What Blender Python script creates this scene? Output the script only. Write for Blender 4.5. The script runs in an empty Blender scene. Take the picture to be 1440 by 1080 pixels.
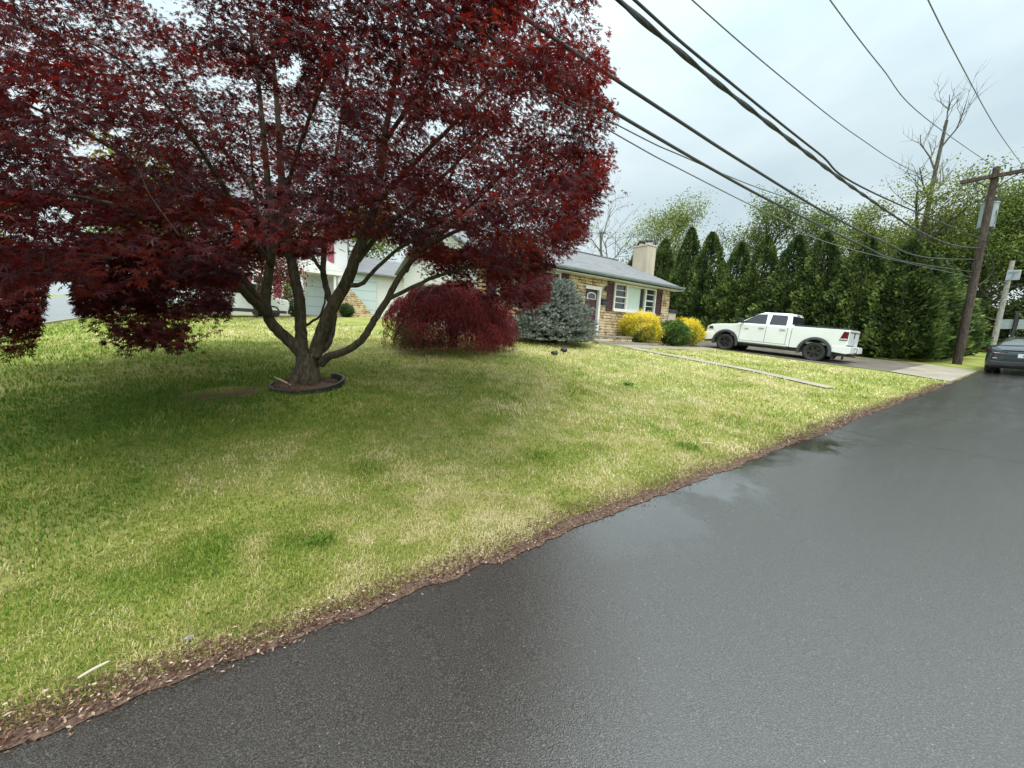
import bpy, bmesh, math, random
import numpy as np
from mathutils import Vector, Matrix
rad = math.radians
SC = bpy.context.scene
COL = SC.collection
rng = np.random.default_rng(11)
random.seed(11)

# ------------------------------------------------------------------ camera
# world: x along the road, y from the road towards the house, z up
CH = 1.55
_p, _r, _t = rad(8.0), rad(3.0), rad(55.0)
fw = np.array([math.cos(_t)*math.cos(_p), math.sin(_t)*math.cos(_p), -math.sin(_p)])
r0 = np.array([math.sin(_t), -math.cos(_t), 0.0])
u0 = np.cross(r0, fw)
RT = r0*math.cos(_r) + u0*math.sin(_r)
UP = u0*math.cos(_r) - r0*math.sin(_r)
EYE = np.array([0, 0, CH])
cd = bpy.data.cameras.new('camera'); cam = bpy.data.objects.new('camera', cd); COL.objects.link(cam)
cd.sensor_width = 36; cd.lens = 36*541.0/1440; cd.clip_start = .05; cd.clip_end = 3000
cam.matrix_world = Matrix(((RT[0], UP[0], -fw[0], 0), (RT[1], UP[1], -fw[1], 0), (RT[2], UP[2], -fw[2], CH), (0, 0, 0, 1)))
SC.camera = cam

def ray(x, y): return fw + RT*(x-720)/541.0 - UP*(y-540)/541.0
def at_z(x, y, Z): return EYE + Z*ray(x, y)
def at_v(x, y, v): d = ray(x, y); return EYE + d*(v/d[1])
def project(P):
    Q = np.asarray(P) - EYE; d = Q@fw
    ds = np.where(np.abs(d) < 1e-6, 1e-6, d)
    return 720+541*(Q@RT)/ds, 540-541*(Q@UP)/ds, d

# ------------------------------------------------------------------ world, sun, exposure
W = bpy.data.worlds.new('World'); SC.world = W; W.use_nodes = True
nt = W.node_tree; nt.nodes.clear()
SUN_EL, SUN_AZ = 66.0, -120.0          # azimuth measured from +x towards +y
def wn(t, **k):
    n = nt.nodes.new(t)
    for a, b in k.items(): setattr(n, a, b)
    return n
out = wn('ShaderNodeOutputWorld')
sky = wn('ShaderNodeTexSky', sky_type='NISHITA', sun_disc=False)
sky.sun_elevation = rad(SUN_EL); sky.sun_rotation = rad(90-SUN_AZ); sky.dust_density = 4; sky.air_density = 1.2
tc = wn('ShaderNodeTexCoord'); mp = wn('ShaderNodeMapping'); mp.inputs['Scale'].default_value = (1, 1, 2.6)
nz = wn('ShaderNodeTexNoise'); nz.inputs['Scale'].default_value = 1.7; nz.inputs['Detail'].default_value = 5; nz.inputs['Roughness'].default_value = .5; nz.inputs['Distortion'].default_value = .3
rp = wn('ShaderNodeValToRGB'); e = rp.color_ramp.elements
e[0].position = .3; e[0].color = (.57, .71, .77, 1); e[1].position = .68; e[1].color = (.88, .99, 1, 1)
sep = wn('ShaderNodeSeparateXYZ'); pw = wn('ShaderNodeMath', operation='POWER'); pw.inputs[1].default_value = 3.0; ma = wn('ShaderNodeMath', operation='MULTIPLY_ADD'); ma.inputs[1].default_value = 1.9; ma.inputs[2].default_value = .63
vm = wn('ShaderNodeVectorMath', operation='SCALE')
dt = wn('ShaderNodeVectorMath', operation='DOT_PRODUCT'); dt.inputs[1].default_value = (-math.cos(_t), -math.sin(_t), .1)  # extra sky brightness added behind the camera to light surfaces facing it
dm = wn('ShaderNodeMath', operation='MULTIPLY', use_clamp=True); dm.inputs[1].default_value = .95
da = wn('ShaderNodeMath', operation='ADD')
b1 = wn('ShaderNodeBackground'); b1.inputs[1].default_value = .1
b2 = wn('ShaderNodeBackground'); b2.inputs[1].default_value = .93
mx = wn('ShaderNodeMixShader'); mx.inputs[0].default_value = .9
L = nt.links.new
L(tc.outputs['Generated'], mp.inputs[0]); L(mp.outputs[0], nz.inputs['Vector']); L(nz.outputs[0], rp.inputs[0])
L(tc.outputs['Generated'], sep.inputs[0]); ab = wn('ShaderNodeMath', operation='MAXIMUM'); ab.inputs[1].default_value = 0; L(sep.outputs[2], ab.inputs[0]); L(ab.outputs[0], pw.inputs[0]); L(pw.outputs[0], ma.inputs[0])
L(rp.outputs[0], vm.inputs[0]); L(tc.outputs['Generated'], dt.inputs[0]); L(dt.outputs['Value'], dm.inputs[0]); L(dm.outputs[0], da.inputs[0]); L(ma.outputs[0], da.inputs[1]); L(da.outputs[0], vm.inputs['Scale'])
L(sky.outputs[0], b1.inputs[0]); L(vm.outputs[0], b2.inputs[0]); L(b1.outputs[0], mx.inputs[1]); L(b2.outputs[0], mx.inputs[2]); L(mx.outputs[0], out.inputs[0])

sd = bpy.data.lights.new('sun', 'SUN'); sd.energy = 1.5; sd.angle = rad(30); sd.color = (1, .96, .9)
sun = bpy.data.objects.new('sun', sd); COL.objects.link(sun)
_s = Vector((math.cos(rad(SUN_EL))*math.cos(rad(SUN_AZ)), math.cos(rad(SUN_EL))*math.sin(rad(SUN_AZ)), math.sin(rad(SUN_EL))))
sun.rotation_euler = _s.to_track_quat('Z', 'Y').to_euler(); sun.location = (0, 0, 40)
SC.view_settings.view_transform = 'Standard'; SC.view_settings.look = 'None'
SC.view_settings.exposure = 0.75; SC.view_settings.gamma = 1
SC.cycles.max_bounces = 6; SC.cycles.transparent_max_bounces = 6; SC.cycles.diffuse_bounces = 3
SC.cycles.caustics_reflective = False; SC.cycles.caustics_refractive = False

# ------------------------------------------------------------------ helpers
def tag(o, label, cat, group=None):
    o['label'] = label; o['category'] = cat
    if group: o['group'] = group
    return o
def thing(name, label, cat, loc=(0, 0, 0), rot=(0, 0, 0), group=None):
    o = bpy.data.objects.new(name, None); COL.objects.link(o)
    o.empty_display_size = .2; o.location = loc; o.rotation_euler = rot
    return tag(o, label, cat, group)
def link(name, me, mat, parent=None, loc=None):
    o = bpy.data.objects.new(name, me); COL.objects.link(o)
    for m in (mat if isinstance(mat, (list, tuple)) else [mat]): me.materials.append(m)
    if parent: o.parent = parent
    if loc is not None: o.location = loc
    return o
def structure(o): o['kind'] = 'structure'; return o
def mesh_np(name, V, F, attrs=None, smooth=False):
    V = np.ascontiguousarray(V, dtype=np.float32); F = np.ascontiguousarray(F, dtype=np.int32)
    n, k = F.shape
    me = bpy.data.meshes.new(name)
    me.vertices.add(len(V)); me.vertices.foreach_set('co', V.ravel())
    me.loops.add(n*k); me.loops.foreach_set('vertex_index', F.ravel())
    me.polygons.add(n); me.polygons.foreach_set('loop_start', np.arange(0, n*k, k, dtype=np.int32))
    try: me.polygons.foreach_set('loop_total', np.full(n, k, dtype=np.int32))
    except Exception: pass
    me.polygons.foreach_set('use_smooth', np.full(n, smooth))
    for a, d in (attrs or {}).items():
        at = me.attributes.new(a, 'FLOAT', 'POINT'); at.data.foreach_set('value', np.ascontiguousarray(d, dtype=np.float32))
    me.update(calc_edges=True); me.validate()
    return me
class MB:
    """collects boxes, prisms, tubes into one mesh"""
    def __init__(s): s.v = []; s.f = []
    def add(s, v, f):
        n = len(s.v); s.v += [tuple(map(float, p)) for p in v]; s.f += [tuple(i+n for i in q) for q in f]; return s
    def box(s, a, b):
        x0, y0, z0 = a; x1, y1, z1 = b
        return s.add([(x0,y0,z0),(x1,y0,z0),(x1,y1,z0),(x0,y1,z0),(x0,y0,z1),(x1,y0,z1),(x1,y1,z1),(x0,y1,z1)],
                     [(0,3,2,1),(4,5,6,7),(0,1,5,4),(1,2,6,5),(2,3,7,6),(3,0,4,7)])
    def prism(s, poly, ax, a, b):
        """poly: 2-D outline; extruded along axis ax from a to b"""
        def P(q, t):
            return (t, q[0], q[1]) if ax == 0 else ((q[0], t, q[1]) if ax == 1 else (q[0], q[1], t))
        n = len(poly)
        v = [P(q, a) for q in poly] + [P(q, b) for q in poly]
        f = [tuple(range(n)), tuple(range(2*n-1, n-1, -1))] + [(i, i+n, (i+1) % n+n, (i+1) % n) for i in range(n)]
        return s.add(v, f)
    def tube(s, pts, rr, k=8, cap=True):
        pts = np.asarray(pts, float); n = len(pts)
        rr = np.full(n, rr) if np.isscalar(rr) else np.asarray(rr, float)
        T = np.gradient(pts, axis=0); T /= np.linalg.norm(T, axis=1)[:, None]+1e-9
        a = np.array([0, 0, 1.]) if abs(T[0][2]) < .9 else np.array([1., 0, 0])
        N = np.cross(T[0], a); N /= np.linalg.norm(N); vs = []
        for i in range(n):
            N = N-T[i]*(N@T[i]); N /= np.linalg.norm(N)+1e-9; Bn = np.cross(T[i], N)
            for j in range(k):
                w = 2*math.pi*j/k; vs.append(pts[i]+rr[i]*(math.cos(w)*N+math.sin(w)*Bn))
        f = [(i*k+j, i*k+(j+1) % k, (i+1)*k+(j+1) % k, (i+1)*k+j) for i in range(n-1) for j in range(k)]
        if cap: f += [tuple(range(k-1, -1, -1)), tuple(range((n-1)*k, n*k))]
        return s.add(vs, f)
    def cyl(s, c, r, ax, a, b, k=24, r2=None):
        r2 = r if r2 is None else r2
        def P(w, t, q):
            x, y = math.cos(w)*q, math.sin(w)*q
            return (t, c[0]+x, c[1]+y) if ax == 0 else ((c[0]+x, t, c[1]+y) if ax == 1 else (c[0]+x, c[1]+y, t))
        v = [P(2*math.pi*i/k, a, r) for i in range(k)]+[P(2*math.pi*i/k, b, r2) for i in range(k)]
        f = [tuple(range(k)), tuple(range(2*k-1, k-1, -1))]+[(i, i+k, (i+1) % k+k, (i+1) % k) for i in range(k)]
        return s.add(v, f)
    def lathe(s, prof, ax, k=28, c=(0, 0)):
        """prof: (t along axis, radius) closed ring outline"""
        n = len(prof); v = []
        for i in range(k):
            w = 2*math.pi*i/k
            for t, r in prof:
                x, y = c[0]+math.cos(w)*r, c[1]+math.sin(w)*r
                v.append((t, x, y) if ax == 0 else ((x, t, y) if ax == 1 else (x, y, t)))
        f = [(i*n+j, i*n+(j+1) % n, ((i+1) % k)*n+(j+1) % n, ((i+1) % k)*n+j) for i in range(k) for j in range(n)]
        return s.add(v, f)
    def obj(s, name, mat, parent=None, smooth=False, bevel=0, loc=None, seg=2, off=None):
        me = bpy.data.meshes.new(name)
        v = s.v if off is None else [(p[0]-off[0], p[1]-off[1], p[2]-off[2]) for p in s.v]
        me.from_pydata(v, [], s.f)
        bm = bmesh.new(); bm.from_mesh(me); bmesh.ops.recalc_face_normals(bm, faces=bm.faces); bm.to_mesh(me); bm.free()
        if smooth:
            me.polygons.foreach_set('use_smooth', [True]*len(me.polygons))
        o = link(name, me, mat, parent, loc)
        if bevel:
            m = o.modifiers.new('bevel', 'BEVEL'); m.width = bevel; m.segments = seg; m.limit_method = 'ANGLE'; m.angle_limit = rad(40)
        return o
def catmull(P, n=6):
    P = np.asarray(P, float); Q = np.vstack([2*P[0]-P[1], P, 2*P[-1]-P[-2]]); o = []
    for i in range(1, len(Q)-2):
        a, b, c, d = Q[i-1:i+3]
        for t in np.linspace(0, 1, n, endpoint=False):
            o.append(.5*((2*b)+(c-a)*t+(2*a-5*b+4*c-d)*t*t+(3*b-a-3*c+d)*t**3))
    o.append(P[-1]); return np.array(o)
def unit(a): return a/(np.linalg.norm(a, axis=-1, keepdims=True)+1e-9)
def vnoise(x, y, seed=0):
    x = np.asarray(x, float); y = np.asarray(y, float)
    xi = np.floor(x).astype(np.int64); yi = np.floor(y).astype(np.int64); fx = x-xi; fy = y-yi
    fx = fx*fx*(3-2*fx); fy = fy*fy*(3-2*fy)
    def h(a, b):
        q = (a*374761393+b*668265263+seed*144269504) & 0xffffffff
        q = ((q ^ (q >> 13))*1274126177) & 0xffffffff
        return ((q ^ (q >> 16)) & 0xffff)/65535.0
    return (h(xi, yi)*(1-fx)+h(xi+1, yi)*fx)*(1-fy)+(h(xi, yi+1)*(1-fx)+h(xi+1, yi+1)*fx)*fy
def fbm(x, y, seed=0, o=3):
    s = 0; a = .5; t = 0
    for i in range(o): s = s+a*vnoise(np.asarray(x)*2**i, np.asarray(y)*2**i, seed+i*17); t += a; a *= .5
    return s/t

# terrain height: the road climbs along x, the lot is banked up to a level pad in front of the house
def zg(u, v):
    u = np.clip(np.asarray(u, float), -40, 60); v = np.asarray(v, float)
    r = .035*u
    pad = np.where(u > 19, 1.2+.035*(u-19), np.where(u < 6, 1.2-.05*(6-np.maximum(u, -6)), 1.2))
    a = np.clip((v-2)/9, 0, 1)
    z = r+(pad-r)*a
    far = pad+.045*(np.minimum(v, 60)-11)
    return np.where(v > 11, far, z)
def zf(u, v): return float(zg(u, v))

# ------------------------------------------------------------------ materials
def mat(name, base=(.5, .5, .5), rough=.6, metal=0, spec=.5, trans=None):
    m = bpy.data.materials.new(name); m.use_nodes = True
    b = m.node_tree.nodes['Principled BSDF']
    b.inputs['Base Color'].default_value = (*base, 1); b.inputs['Roughness'].default_value = rough
    b.inputs['Metallic'].default_value = metal; b.inputs['Specular IOR Level'].default_value = spec
    return m
class NT:
    def __init__(s, m): s.t = m.node_tree; s.b = s.t.nodes['Principled BSDF']; s.o = s.t.nodes['Material Output']
    def n(s, t, **k):
        q = s.t.nodes.new(t)
        for a, b in k.items():
            if a.startswith('_'): q.inputs[int(a[1:]) if a[1:].isdigit() else a[1:]].default_value = b
            else: setattr(q, a, b)
        return q
    def l(s, a, b): s.t.links.new(a, b)
    def obj(s, scale=(1, 1, 1)):
        t = s.n('ShaderNodeTexCoord'); m = s.n('ShaderNodeMapping'); m.inputs['Scale'].default_value = scale
        s.l(t.outputs['Object'], m.inputs[0]); return m.outputs[0]
    def noise(s, vec, scale, det=4, rough=.55, dist=0):
        q = s.n('ShaderNodeTexNoise'); q.inputs['Scale'].default_value = scale; q.inputs['Detail'].default_value = det
        q.inputs['Roughness'].default_value = rough; q.inputs['Distortion'].default_value = dist
        s.l(vec, q.inputs['Vector']); return q.outputs[0]
    def ramp(s, f, stops):
        q = s.n('ShaderNodeValToRGB'); el = q.color_ramp.elements
        while len(el) < len(stops): el.new(.5)
        for x, (p, c) in zip(el, stops): x.position = p; x.color = (*c, 1) if len(c) == 3 else c
        s.l(f, q.inputs[0]); return q.outputs[0]
    def mix(s, f, a, b, mode='MIX'):
        q = s.n('ShaderNodeMix', data_type='RGBA', blend_type=mode)
        for v, i in ((f, 0), (a, 6), (b, 7)):
            if hasattr(v, 'links'): s.l(v, q.inputs[i])
            else: q.inputs[i].default_value = v if i == 0 else (*v, 1)
        return q.outputs[2]
    def math(s, op, a, b=0, clamp=False):
        q = s.n('ShaderNodeMath', operation=op, use_clamp=clamp)
        for v, i in ((a, 0), (b, 1)):
            if hasattr(v, 'links'): s.l(v, q.inputs[i])
            else: q.inputs[i].default_value = v
        return q.outputs[0]
    def bump(s, h, st=.3, d=.01):
        q = s.n('ShaderNodeBump'); q.inputs['Strength'].default_value = st; q.inputs['Distance'].default_value = d
        s.l(h, q.inputs['Height']); s.l(q.outputs[0], s.b.inputs['Normal']); return q.outputs[0]
    def col(s, c): s.l(c, s.b.inputs['Base Color'])
    def rough(s, c): s.l(c, s.b.inputs['Roughness'])
def mottled(name, a, b, scale=4, rough=.6, spec=.5, bump=0, metal=0, det=5, stretch=(1, 1, 1)):
    m = mat(name, a, rough, metal, spec); t = NT(m); v = t.obj(stretch)
    n = t.noise(v, scale, det); t.col(t.ramp(n, [(.35, a), (.65, b)]))
    t.rough(t.math('ADD', t.math('MULTIPLY', t.noise(v, scale*2.3, 3), .25), rough-.12))
    if bump: t.bump(n, bump, .02)
    return m
def leaf_mat(name, stops, rough=.45, spec=.4, tr=.3, trc=None):
    """tint attribute -> leaf colour, part translucent"""
    m = mat(name, (.1, .1, .1), rough, 0, spec); t = NT(m)
    a = t.n('ShaderNodeAttribute', attribute_name='tint')
    c = t.ramp(a.outputs['Fac'], stops); t.col(c)
    tl = t.n('ShaderNodeBsdfTranslucent')
    if trc: t.l(t.mix(1.0, c, trc, 'MULTIPLY'), tl.inputs[0])
    else: t.l(c, tl.inputs[0])
    ms = t.n('ShaderNodeMixShader'); ms.inputs[0].default_value = tr
    t.l(t.b.outputs[0], ms.inputs[1]); t.l(tl.outputs[0], ms.inputs[2]); t.l(ms.outputs[0], t.o.inputs[0])
    return m

def m_asphalt():
    m = mat('wet_asphalt', (.03, .03, .032), .3, 0, .35); t = NT(m); v = t.obj()
    big = t.noise(v, .55, 5, .6); fine = t.noise(v, 150, 4, .8); mid = t.noise(v, 7, 4)
    vo = t.n('ShaderNodeTexVoronoi', feature='F1'); vo.inputs['Scale'].default_value = 190; t.l(v, vo.inputs['Vector'])
    c = t.ramp(fine, [(.38, (.008, .007, .006)), (.53, (.040, .034, .028)), (.67, (.15, .135, .115))])
    c = t.mix(t.math('MULTIPLY', t.math('SUBTRACT', mid, .42, True), 1.2, True), c, (.040, .033, .026))
    # scattered pale stones
    vs = t.n('ShaderNodeTexVoronoi', feature='F1'); vs.inputs['Scale'].default_value = 34; t.l(v, vs.inputs['Vector'])
    sx0 = t.n('ShaderNodeSeparateColor'); t.l(vs.outputs['Color'], sx0.inputs[0])
    sp = t.math('LESS_THAN', vs.outputs['Distance'], t.math('MULTIPLY', sx0.outputs[1], .12))
    sx = t.n('ShaderNodeSeparateColor'); t.l(vs.outputs['Color'], sx.inputs[0])
    sp = t.math('MULTIPLY', sp, t.math('GREATER_THAN', sx.outputs[0], .80))
    c = t.mix(sp, c, (.24, .215, .18))
    # sealed cracks across the lane
    sep = t.n('ShaderNodeSeparateXYZ'); t.l(v, sep.inputs[0])
    wob = t.noise(v, 1.3, 4)
    lines = None
    for x0 in (7.6, 10.3, 13.4, 16.2, 19.5):
        d = t.math('ABSOLUTE', t.math('ADD', t.math('SUBTRACT', sep.outputs[0], x0), t.math('MULTIPLY', t.math('SUBTRACT', wob, .5), .7)))
        k = t.math('LESS_THAN', d, .035)
        lines = k if lines is None else t.math('MAXIMUM', lines, k)
    c = t.mix(t.math('MULTIPLY', lines, .7), c, (.006, .006, .006)); t.col(c)
    # thin film of water: smoother where it pools by the lawn edge
    edge = t.math('MULTIPLY', t.math('SUBTRACT', sep.outputs[1], 1.15), 1.1, True)
    pud = t.math('MULTIPLY', t.math('SUBTRACT', t.math('ADD', t.noise(v, .9, 4, .6, .4), t.math('MULTIPLY', edge, .30)), .55, True), 8, True)
    ro = t.math('ADD', t.math('MULTIPLY', big, .22), .23)
    near = t.math('MULTIPLY', t.math('MULTIPLY', t.math('SUBTRACT', sep.outputs[0], 1.6, True), t.math('SUBTRACT', 7.5, sep.outputs[0], True), True), t.math('MULTIPLY', t.math('SUBTRACT', sep.outputs[1], 1.0, True), 2, True))
    pud = t.math('MULTIPLY', pud, near)
    stk = t.noise(t.obj((.35, 3.2, 1)), 1.6, 5, .7); ro = t.math('ADD', ro, t.math('MULTIPLY', t.math('SUBTRACT', stk, .5), .25)); ro = t.math('SUBTRACT', ro, t.math('MULTIPLY', pud, .2)); t.rough(ro)
    h = t.math('ADD', t.math('MULTIPLY', fine, .5), vo.outputs['Distance'])
    h = t.math('MULTIPLY', h, t.math('SUBTRACT', 1.0, t.math('MULTIPLY', pud, .97)))
    t.bump(h, .6, .0027)
    cb = t.n('ShaderNodeBump'); cb.inputs['Strength'].default_value = .5; cb.inputs['Distance'].default_value = .0015; t.l(h, cb.inputs['Height']); t.l(cb.outputs[0], t.b.inputs['Coat Normal'])
    t.l(t.math('SUBTRACT', t.math('ADD', t.math('MULTIPLY', t.math('SUBTRACT', stk, .5), .3), .17), t.math('MULTIPLY', pud, .12)), t.b.inputs['Coat Roughness'])
    t.b.inputs['Coat Weight'].default_value = 1.0; t.b.inputs['Coat IOR'].default_value = 1.85
    return m
def m_lawn():
    m = mat('lawn_soil', (.1, .1, .04), .9, 0, .2); t = NT(m); v = t.obj()
    n = t.noise(v, .8, 5); f = t.noise(v, 26, 5, .7); g = t.noise(v, 140, 3, .7)
    c = t.ramp(n, [(.3, (.17, .24, .035)), (.5, (.30, .32, .07)), (.7, (.44, .40, .16))])
    c = t.mix(t.math('MULTIPLY', t.math('SUBTRACT', f, .45, True), 2.2, True), c, (.10, .14, .03))
    c = t.mix(t.math('MULTIPLY', t.math('SUBTRACT', g, .5, True), 2, True), c, (.06, .06, .02))
    at = t.n('ShaderNodeAttribute', attribute_name='soil')
    c = t.mix(at.outputs['Fac'], c, t.ramp(f, [(.3, (.08, .045, .03)), (.7, (.24, .135, .09))]))
    t.col(c); t.bump(t.math('ADD', f, g), .6, .03); return m
def m_stone():
    m = mat('stone_veneer', (.4, .3, .2), .85, 0, .25); t = NT(m)
    tcn = t.n('ShaderNodeTexCoord'); sep = t.n('ShaderNodeSeparateXYZ'); t.l(tcn.outputs['Object'], sep.inputs[0])
    cb = t.n('ShaderNodeCombineXYZ'); t.l(t.math('ADD', sep.outputs[0], sep.outputs[1]), cb.inputs[0]); t.l(sep.outputs[2], cb.inputs[1])
    wb = t.n('ShaderNodeTexNoise'); wb.inputs['Scale'].default_value = 3.2; t.l(cb.outputs[0], wb.inputs['Vector'])
    sc = t.n('ShaderNodeVectorMath', operation='SCALE'); sc.inputs['Scale'].default_value = .09; t.l(wb.outputs['Color'], sc.inputs[0])
    ad = t.n('ShaderNodeVectorMath', operation='ADD'); t.l(cb.outputs[0], ad.inputs[0]); t.l(sc.outputs[0], ad.inputs[1])
    def br(bw, rh, off, c1, c2):
        b = t.n('ShaderNodeTexBrick'); b.offset = off; b.offset_frequency = 2; b.squash = .62; b.squash_frequency = 3
        b.inputs['Color1'].default_value = (*c1, 1); b.inputs['Color2'].default_value = (*c2, 1); b.inputs['Mortar'].default_value = (.06, .04, .025, 1)
        b.inputs['Scale'].default_value = 1; b.inputs['Mortar Size'].default_value = .02; b.inputs['Mortar Smooth'].default_value = .3; b.inputs['Bias'].default_value = 0
        b.inputs['Brick Width'].default_value = bw; b.inputs['Row Height'].default_value = rh; t.l(ad.outputs[0], b.inputs['Vector']); return b
    b = br(.43, .125, .37, (.72, .53, .31), (.36, .20, .10))
    ns = t.noise(cb.outputs[0], 2.6, 5, .6)
    c = t.mix(t.ramp(ns, [(.42, (0, 0, 0)), (.58, (1, 1, 1))]), b.outputs['Color'], t.mix(.65, b.outputs['Color'], (.74, .62, .42)))
    f2 = t.noise(cb.outputs[0], 30, 4, .7)
    c = t.mix(t.math('MULTIPLY', t.math('SUBTRACT', f2, .5, True), 1.6, True), c, (.2, .13, .08))
    t.col(c); t.bump(t.math('ADD', t.math('MULTIPLY', b.outputs['Fac'], -1.0), t.math('MULTIPLY', f2, .35)), .9, .03); return m
def m_shingle():
    m = mat('roof_shingles', (.2, .2, .22), .75, 0, .4); t = NT(m); v = t.obj((1, 1, 1))
    b = t.n('ShaderNodeTexBrick'); b.offset = .5
    b.inputs['Color1'].default_value = (.125, .126, .132, 1); b.inputs['Color2'].default_value = (.20, .20, .208, 1); b.inputs['Mortar'].default_value = (.10, .10, .11, 1)
    b.inputs['Scale'].default_value = 1; b.inputs['Mortar Size'].default_value = .008; b.inputs['Brick Width'].default_value = .33; b.inputs['Row Height'].default_value = .14
    t.l(v, b.inputs['Vector']); n = t.noise(v, 1.2, 5); f = t.noise(v, 60, 3)
    c = t.mix(t.math('MULTIPLY', n, .5), b.outputs['Color'], (.22, .22, .225)); c = t.mix(t.math('MULTIPLY', t.math('SUBTRACT', f, .5, True), 1.0, True), c, (.10, .10, .11))
    t.col(c); t.bump(t.math('MULTIPLY', b.outputs['Fac'], -1.0), .5, .012); return m
def m_siding(name, c0, lap=.115, dirt=(.5, .5, .47)):
    m = mat(name, c0, .5, 0, .4); t = NT(m); v = t.obj()
    sep = t.n('ShaderNodeSeparateXYZ'); t.l(v, sep.inputs[0])
    fr = t.math('FRACT', t.math('DIVIDE', sep.outputs[2], lap))
    n = t.noise(v, 1.5, 4)
    line = t.math('LESS_THAN', fr, .09)
    c = t.mix(t.math('MULTIPLY', n, .3), c0, dirt); c = t.mix(t.math('MULTIPLY', line, .55), c, tuple(x*.45 for x in c0)); t.col(c)
    t.bump(fr, .5, .015); return m
def m_bark(name, a, b, sc=6):
    m = mat(name, a, .9, 0, .25); t = NT(m); v = t.obj((sc, sc, sc*.22)); n = t.noise(v, 3, 6, .65, 1.2); n2 = t.noise(t.obj((3, 3, 3)), 2, 4)
    c = t.ramp(n, [(.32, tuple(x*.35 for x in a)), (.5, a), (.72, b)])
    c = t.mix(t.math('MULTIPLY', t.math('SUBTRACT', n2, .5, True), 2.2, True), c, (a[0]*.6, a[1]*.95, a[2]*.5)); t.col(c); t.bump(n, .9, .03); return m
def m_concrete(name, a, b):
    m = mat(name, a, .7, 0, .4); t = NT(m); v = t.obj(); n = t.noise(v, 1.3, 6, .65); f = t.noise(v, 45, 3)
    c = t.ramp(n, [(.3, a), (.7, b)]); c = t.mix(t.math('MULTIPLY', t.math('SUBTRACT', f, .45, True), 1.4, True), c, tuple(x*.6 for x in a)); t.col(c)
    t.rough(t.math('ADD', t.math('MULTIPLY', n, .45), .28)); t.bump(f, .25, .006); return m
M = {}
M['asphalt'] = m_asphalt(); M['lawn'] = m_lawn(); M['stone'] = m_stone(); M['shingle'] = m_shingle()
M['white_siding'] = m_siding('white_siding', (.72, .70, .69)); M['blue_siding'] = m_siding('pale_blue_panel', (.50, .60, .60), .6)
M['bark_maple'] = m_bark('maple_bark', (.085, .068, .048), (.17, .14, .10)); M['bark'] = m_bark('grey_bark', (.10, .085, .07), (.2, .18, .155), 3)
M['bark_dark'] = m_bark('dark_bark', (.06, .05, .04), (.13, .11, .09), 3); M['pole'] = m_bark('creosote_pole', (.075, .055, .045), (.15, .115, .09), 5)
M['pole_grey'] = m_bark('weathered_pole', (.30, .28, .25), (.46, .43, .39), 5)
M['path'] = m_concrete('beige_concrete', (.27, .23, .175), (.38, .335, .26)); M['concrete'] = m_concrete('pale_concrete', (.21, .19, .155), (.31, .28, .235)); M['drive'] = m_concrete('brown_driveway', (.10, .083, .066), (.20, .17, .135))
M['white_paint'] = mottled('white_trim', (.78, .77, .74), (.70, .69, .66), 3, .45); M['maroon'] = mottled('maroon_paint', (.055, .016, .022), (.075, .022, .028), 5, .45)
M['gutter'] = mottled('gutter_paint', (.15, .18, .18), (.20, .23, .23), 2, .45); M['stucco'] = mottled('chimney_stucco', (.52, .46, .36), (.40, .34, .26), 1.6, .9, .2, .3, stretch=(1, 1, .35))
M['dark'] = mottled('dark_metal', (.02, .02, .022), (.04, .04, .042), 8, .5); M['black_plastic'] = mottled('black_plastic', (.018, .018, .02), (.035, .035, .038), 9, .5)
M['glass'] = mat('window_glass', (.03, .04, .042), .04, 0, .8); M['curtain'] = mottled('pale_curtain', (.50, .60, .54), (.60, .68, .62), 3, .35, .8, stretch=(6, 1, .4))
M['tint_glass'] = mat('tinted_glass', (.02, .024, .03), .05, 0, .8); M['car_white'] = mottled('white_car_paint', (.82, .83, .83), (.76, .77, .77), 1.2, .22, .5)
M['car_white'].node_tree.nodes['Principled BSDF'].inputs['Coat Weight'].default_value = .6
M['car_blue'] = mottled('slate_blue_car_paint', (.032, .047, .060), (.04, .056, .07), 1.2, .25, .5, metal=.35)
M['car_blue'].node_tree.nodes['Principled BSDF'].inputs['Coat Weight'].default_value = .7
M['flare'] = mottled('fender_plastic', (.035, .037, .04), (.055, .057, .06), 10, .55); M['tyre'] = mottled('tyre_rubber', (.018, .018, .019), (.03, .03, .03), 14, .75)
M['rim'] = mottled('black_rim', (.02, .02, .022), (.035, .035, .04), 8, .3); M['red_lens'] = mottled('red_lens', (.085, .004, .010), (.15, .008, .016), 9, .12, .8)
M['clear_lens'] = mottled('clear_lens', (.6, .6, .6), (.42, .43, .44), 9, .12, .8); M['chrome'] = mottled('brushed_metal', (.55, .55, .55), (.45, .45, .45), 6, .3, metal=.9)
M['galv'] = mottled('galvanised_grey', (.32, .36, .38), (.25, .29, .31), 4, .5); M['wire'] = mottled('cable_sheath', (.03, .032, .035), (.05, .052, .055), 12, .6)
M['wire_grey'] = mottled('bare_wire', (.14, .15, .16), (.2, .21, .22), 12, .5); M['sign_back'] = mottled('sign_back', (.33, .37, .37), (.26, .30, .30), 6, .45)
M['brass'] = mottled('aged_brass', (.12, .075, .04), (.18, .11, .06), 9, .5); M['litter'] = leaf_mat('leaf_litter', [(0, (.06, .028, .02)), (.45, (.18, .09, .06)), (.8, (.33, .21, .14)), (1, (.60, .49, .36))], .7, .3, .1)
M['mulch'] = mottled('brown_litter', (.085, .05, .036), (.17, .115, .085), 34, .9, .2, .5); M['wood_chip'] = mottled('pale_wood', (.56, .49, .37), (.44, .37, .27), 9, .8)
M['plate'] = mottled('plate_white', (.72, .74, .72), (.66, .68, .66), 4, .4)

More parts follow.
